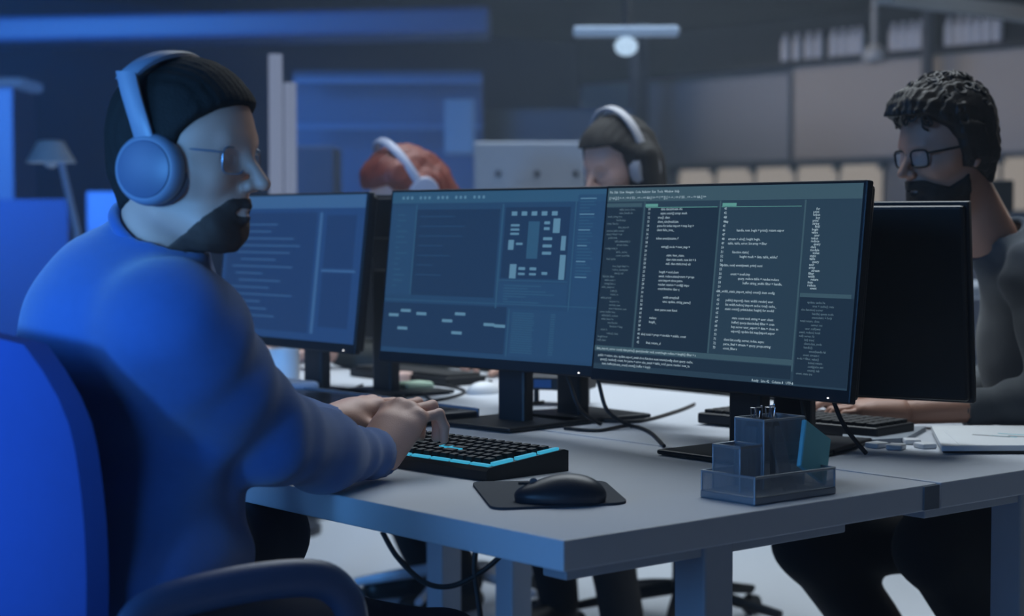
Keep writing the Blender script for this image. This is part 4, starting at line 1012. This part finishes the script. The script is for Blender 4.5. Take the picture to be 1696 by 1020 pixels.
# ---- two people across the desks, out of focus ----
def back_person(label, px, py, d, hairm, skin, topm, yaw, red=False, legs_px=None):
    hc = W(px, py, d)
    f = Matrix.Rotation(yaw, 3, 'Z') @ V((-1, 0, 0)); lft = V((0, 0, 1)).cross(f)
    H = frame(hc, f, pitch=math.radians(30 if red else 16), s=1.0)
    b = V((hc.x, hc.y, 0)); bk = -f
    J = dict(neck=hc+bk*.06+V((0, 0, -.17)), chest=hc+bk*.12+V((0, 0, -.34)), belly=hc+bk*.2+V((0, 0, -.55)), pelvis=V((hc.x, hc.y, 0))+bk*.26+V((0, 0, .56)), toe=(f.x, f.y, 0))
    for s, k in ((-1, '_r'), (1, '_l')):
        J['sh'+k] = hc+bk*.1+lft*s*.17+V((0, 0, -.25)); J['el'+k] = hc+bk*.0+lft*s*.24+V((0, 0, -.5)); J['wr'+k] = V((hc.x, hc.y, DESK_Z+.045))+f*.28+lft*s*.13
        J['hip'+k] = V(J['pelvis'])+lft*s*.09; kf, af = (.07, -.12) if red else (.2, .1); J['kn'+k] = V((hc.x, hc.y, .56))+f*kf+lft*s*.13; J['an'+k] = V((hc.x, hc.y, .1))+f*af+lft*s*.14
    hs = [hand_ops(J['wr_r'], f, (0, 0, 1), 1), hand_ops(J['wr_l'], f, (0, 0, 1), -1)]
    t, j = person(label, (J['pelvis'].x, J['pelvis'].y, 0), J, H, skin, topm, M_trs, hs, sw=dict(thigh=.085, knee=.068, ankle=.058), detail=.7, fold_seed=8)
    eyes(t, H)
    so = [cone(J['chest'], J['belly'], .135, .125, .06), cone(J['belly'], J['pelvis'], .125, .14, .06), cone(J['sh_r'], J['sh_l'], .075, .075, .06), cone(J['chest'], V(J['neck'])+V((0, 0, -.02)), .1, .066, .05)]
    for k in ('_r', '_l'): so += [cone(J['sh'+k], J['el'+k], .066, .052, .04), cone(J['el'+k], V(J['el'+k]).lerp(V(J['wr'+k]), .92), .052, .036, .03)]
    sweater(t, so, topm, seed=4, h=.01)
    if red:
        top = [cone((-.06, 0, -.02), (-.07, 0, -.2), .07, .06, .05), cone((.0, -.075, .0), (.02, -.085, -.15), .035, .03, .03), cone((.0, .075, .0), (.02, .085, -.15), .035, .03, .03), cone((.03, -.06, .07), (.03, .06, .07), .04, .04, .03)]
        ln = [(-.3, .05), (-.1, .05), (0, .05), (.06, .06), (.09, .3), (.3, .3)]
        organic2('hair', [hair_piece(H, .016, .004, 70, 4, line=ln, top=top, h=.005, zmin=-.25)], hairm, t)
    else:
        organic2('hair', [hair_piece(H, .016, .002, 70, 4, h=.005, zmin=-.16, line=[(-.3, .03), (0, .035), (.04, .04), (.07, .06), (.09, .3), (.3, .3)], top=[cone((-.05, 0, -.02), (-.06, 0, -.14), .06, .05, .05), cone((-.01, -.088, .02), (.0, -.092, -.12), .03, .026, .03), cone((-.01, .088, .02), (.0, .092, -.12), .03, .026, .03)])], hairm, t)
    return t, H
p3_, H3 = back_person('black-haired person with pale headphones behind the middle monitor', 1026, 275, 4.9, M_hair, M_skin3, M_olive, -.08)
p4_, H4 = back_person('red-haired person bowed behind the leftmost monitors', 672, 318, 5.3, M_hair_red, M_skin3, M_olive, -.25, True)
def simple_hp(label, M, m, k=1.0):
    M = M @ Matrix.Scale(k, 4)
    h = thing('headphones', label, 'headphones', M.translation); h.rotation_euler = M.to_euler(); h.scale = (k, k, k)
    for s in (-1, 1):
        T = Matrix.Translation((-.005, s*.094, -.01)) @ Matrix.Rotation(-s*PI/2, 4, 'X')
        cu = MB().lathe([(.03, -.012), (.044, -.01), (.047, .006), (.04, .02), (.02, .022)], 28, M=T).build('ear_cup', m, h, True)
        MB().lathe([(.02, -.018), (.042, -.018), (.044, -.012), (.03, -.01)], 24, M=T).build('ear_pad', M_dark, cu, True)
    ribbon([(-.004, -.106*math.cos(PI*i/24), .02+.134*math.sin(PI*i/24)) for i in range(25)], .012, .006).build('headband', m, h, True)
simple_hp('pale headphones on the black-haired person', H3, mat('hp_pale', '8e8f96', .4), 1.04)
simple_hp('pale grey headphones on the red-haired person', H4, mat('hp_grey', '8a90a2', .4), 1.1)

# ------------------------------------------------------------------ office chairs
def make_chair(label, loc, rz, fab, base_m=M_black2, arm_m=None):
    t = thing('office_chair', label, 'chair', loc, rz, 'office chairs at the desks')
    arm_m = arm_m or M_dark
    MB().box((.0, 0, .475), (.47, .48, .09), .03, seg=4).build('seat', fab, t, True)
    # curved backrest
    mb = MB(); rg = []
    nz, ny = 14, 16
    pts = {}
    for side in (0, 1):
        for i in range(nz+1):
            for k in range(ny+1):
                v = i/nz; u = k/ny*2-1
                hw = .235*(1-.32*max(0, v-.72)/.28*max(0, v-.72)/.28*1.0); z = .58+.445*v-(u*u)*.02*v
                x = -.235-.05*v+.05*u*u*(.6+.4*v)-.02*math.sin(v*PI)*-1+(-.03 if side else 0)
                pts[side, i, k] = mb.bm.verts.new((x, u*hw, z))
    for i in range(nz):
        for k in range(ny):
            mb.bm.faces.new((pts[0, i, k], pts[0, i+1, k], pts[0, i+1, k+1], pts[0, i, k+1])); mb.bm.faces.new((pts[1, i, k], pts[1, i, k+1], pts[1, i+1, k+1], pts[1, i+1, k]))
    for i in range(nz):
        for k in (0, ny): mb.bm.faces.new((pts[0, i, k], pts[1, i, k], pts[1, i+1, k], pts[0, i+1, k]))
    for k in range(ny):
        for i in (0, nz): mb.bm.faces.new((pts[0, i, k], pts[0, i, k+1], pts[1, i, k+1], pts[1, i, k]))
    mb.build('backrest', fab, t, True)
    MB().tube(spline([(-.05, 0, .41), (-.24, 0, .42), (-.31, 0, .52), (-.315, 0, .7)], 6), .03, 12, flat=.5).build('back_support', M_dark, t, True)
    for s in (-1, 1):
        y = s*.275
        a = MB().tube(spline([(-.20, y, .65), (-.17, y, .688), (-.06, y, .700), (.06, y, .696), (.115, y, .675), (.14, y, .63), (.125, y, .56), (.07, y, .47), (-.02, y*.86, .43)], 6), .0155, 12, flat=1.6, up=(0, 0, 1)).build('armrest', arm_m, t, True)
        MB().tube(spline([(-.20, y, .67), (-.2, y, .6), (-.12, y, .50), (-.04, y*.9, .43)], 6), .016, 10).build('arm_support', arm_m, t, True)
    MB().cyl((0, 0, .12), (0, 0, .42), .028).build('gas_column', M_mid, t, True)
    for k in range(5):
        a = 2*PI*k/5+.3; d = V((math.cos(a), math.sin(a), 0))
        l = MB().tube([d*.03+V((0, 0, .12)), d*.16+V((0, 0, .1)), d*.3+V((0, 0, .075))], [.026, .022, .016], 10, flat=.7).build('base_leg', base_m, t, True)
        MB().cyl(d*.3+V((-d.y, d.x, 0))*.014+V((0, 0, .03)), d*.3-V((-d.y, d.x, 0))*.014+V((0, 0, .03)), .03, n=20).build('caster', M_black, l, True)
    return t
M_fab = mat('chair_fabric_blue', '1c3f86', .85, var=.06, scale=60, bump=.5, bscale=700)
M_fabk = mat('chair_fabric_black', '17191d', .85, var=.1, bump=.4, bscale=700)
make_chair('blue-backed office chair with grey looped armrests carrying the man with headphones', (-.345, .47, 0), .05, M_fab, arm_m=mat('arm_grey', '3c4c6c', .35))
pl = j2['pelvis']; make_chair('dark office chair under the curly-haired man', (pl.x-.02, pl.y, 0), PI-.1, M_fabk)
pl = J3 = p3_.location; make_chair('dark office chair under the black-haired person', (pl.x-.03, pl.y, 0), PI+.35, M_fabk)
pl = p4_.location; make_chair('office chair with pale star base under the red-haired person', (pl.x-.12, pl.y, 0), PI+.25, M_fabk, base_m=mat('base_pale', 'c4cad6', .35))
o = MB().cyl((0, 0, 0), (.09, 0, .0), .009).build('chair_lever', M_black)
bpy.data.objects.remove(o)

# ------------------------------------------------------------------ light
def area(name, loc, target, size, power, col, sy=None, spread=None):
    l = bpy.data.lights.new(name, 'AREA'); l.energy = power; l.color = col; l.size = size
    if sy: l.shape = 'RECTANGLE'; l.size_y = sy
    if spread: l.spread = spread
    o = bpy.data.objects.new(name, l); COL.objects.link(o); o.location = loc
    o.rotation_euler = (V(target)-V(loc)).to_track_quat('-Z', 'Y').to_euler(); return o
area('ceiling_light', (1.5, 1.5, 2.9), (1.1, 1.3, 0), 2.6, 66, (.82, .92, 1), sy=3.0, spread=1.9)
area('ceiling_light', (4.6, 4.6, 2.9), (4.6, 4.6, 0), 3.4, 85, (.72, .86, 1), spread=1.5)
area('window_light', (10.3, 3.0, 2.2), (4, 2.5, .4), 2.5, 30, (1, .94, .88), sy=.9)
area('board_light', (8.9, 7.4, 2.9), (11, 7.0, 2.0), 6, 9, (1, .87, .74), sy=.3, spread=1.5)  # unseen warm fill added to brighten the boards
blue_c = (.13, .42, 1)
area('blue_lamp', CAM-R2*2.9+F2*.6+V((0, 0, .45)), W(-120, 560, 2.6), 1.8, 12, blue_c, spread=1.2)  # unseen blue source added for the wash on chair and back
def spot(name, loc, target, power, col, ang, blend=1.0, r=.1):
    l = bpy.data.lights.new(name, 'SPOT'); l.energy = power; l.color = col; l.spot_size = math.radians(ang); l.spot_blend = blend; l.shadow_soft_size = r
    o = bpy.data.objects.new(name, l); COL.objects.link(o); o.location = loc
    o.rotation_euler = (V(target)-V(loc)).to_track_quat('-Z', 'Y').to_euler(); return o
spot('blue_spot', CAM-R2*1.3+F2*.1+V((0, 0, .1)), W(330, 500, 6), 420, (.10, .40, 1), 48)  # unseen beam added to tint the air and figure at left
spot('blue_fill_spot', CAM-R2*.9-F2*1.3+V((0, 0, .1)), W(150, 800, 2.5), 170, (.14, .44, 1), 17, r=.3)  # unseen blue fill added for the lower torso
spot('blue_fill_spot', CAM-R2*1.5-F2*1.0+V((0, 0, .5)), W(180, 600, 2.6), 115, (.14, .48, 1), 18, r=.35)  # unseen blue fill added for the seated man's near side
area('blue_lamp', W(-520, -150, 7.0), W(60, 250, 11), 1.6, 170, (.07, .30, .9), spread=2.0)  # unseen blue wash added over the far left background
hz = MB().box((4, 4, 1.5), (18.6, 18.6, 3.6)).build('haze', None); hz['kind'] = 'stuff'; tag(hz, 'thin scattering volume added to lay a blue veil over the room', 'haze')  # added volume; its scatter imitates a blue veil, strongest at left
hm = bpy.data.materials.new('haze'); hm.use_nodes = True; hn = hm.node_tree; hn.nodes.clear()
vo = hn.nodes.new('ShaderNodeVolumeScatter'); vo.inputs['Density'].default_value = .011; vo.inputs['Color'].default_value = (.75, .88, 1, 1); vo.inputs['Anisotropy'].default_value = .2
ou = hn.nodes.new('ShaderNodeOutputMaterial'); hn.links.new(vo.outputs[0], ou.inputs['Volume']); hz.data.materials.append(hm)
w = bpy.data.worlds.new('world'); scene.world = w; w.use_nodes = True
nt = w.node_tree; bg = nt.nodes['Background']; bg.inputs['Strength'].default_value = 1.0
tc = nt.nodes.new('ShaderNodeTexCoord'); dp = nt.nodes.new('ShaderNodeVectorMath'); dp.operation = 'DOT_PRODUCT'; dp.inputs[1].default_value = tuple(-R2)
nt.links.new(tc.outputs['Generated'], dp.inputs[0])
rm = nt.nodes.new('ShaderNodeValToRGB'); mr = nt.nodes.new('ShaderNodeMapRange'); mr.inputs['From Min'].default_value = -1; mr.inputs['From Max'].default_value = 1
nt.links.new(dp.outputs['Value'], mr.inputs['Value']); nt.links.new(mr.outputs[0], rm.inputs[0]); nt.links.new(rm.outputs[0], bg.inputs['Color'])
rm.color_ramp.elements[0].color = (.045, .055, .072, 1); rm.color_ramp.elements[0].position = .35
rm.color_ramp.elements[1].color = (.03, .10, .30, 1); rm.color_ramp.elements[1].position = 1
scene.view_settings.view_transform = 'Standard'; scene.view_settings.look = 'None'; scene.view_settings.exposure = 0; scene.view_settings.gamma = 1
scene.view_settings.use_curve_mapping = False
scene.cycles.use_denoising = True
scene.cycles.max_bounces = 6; scene.cycles.transparent_max_bounces = 12
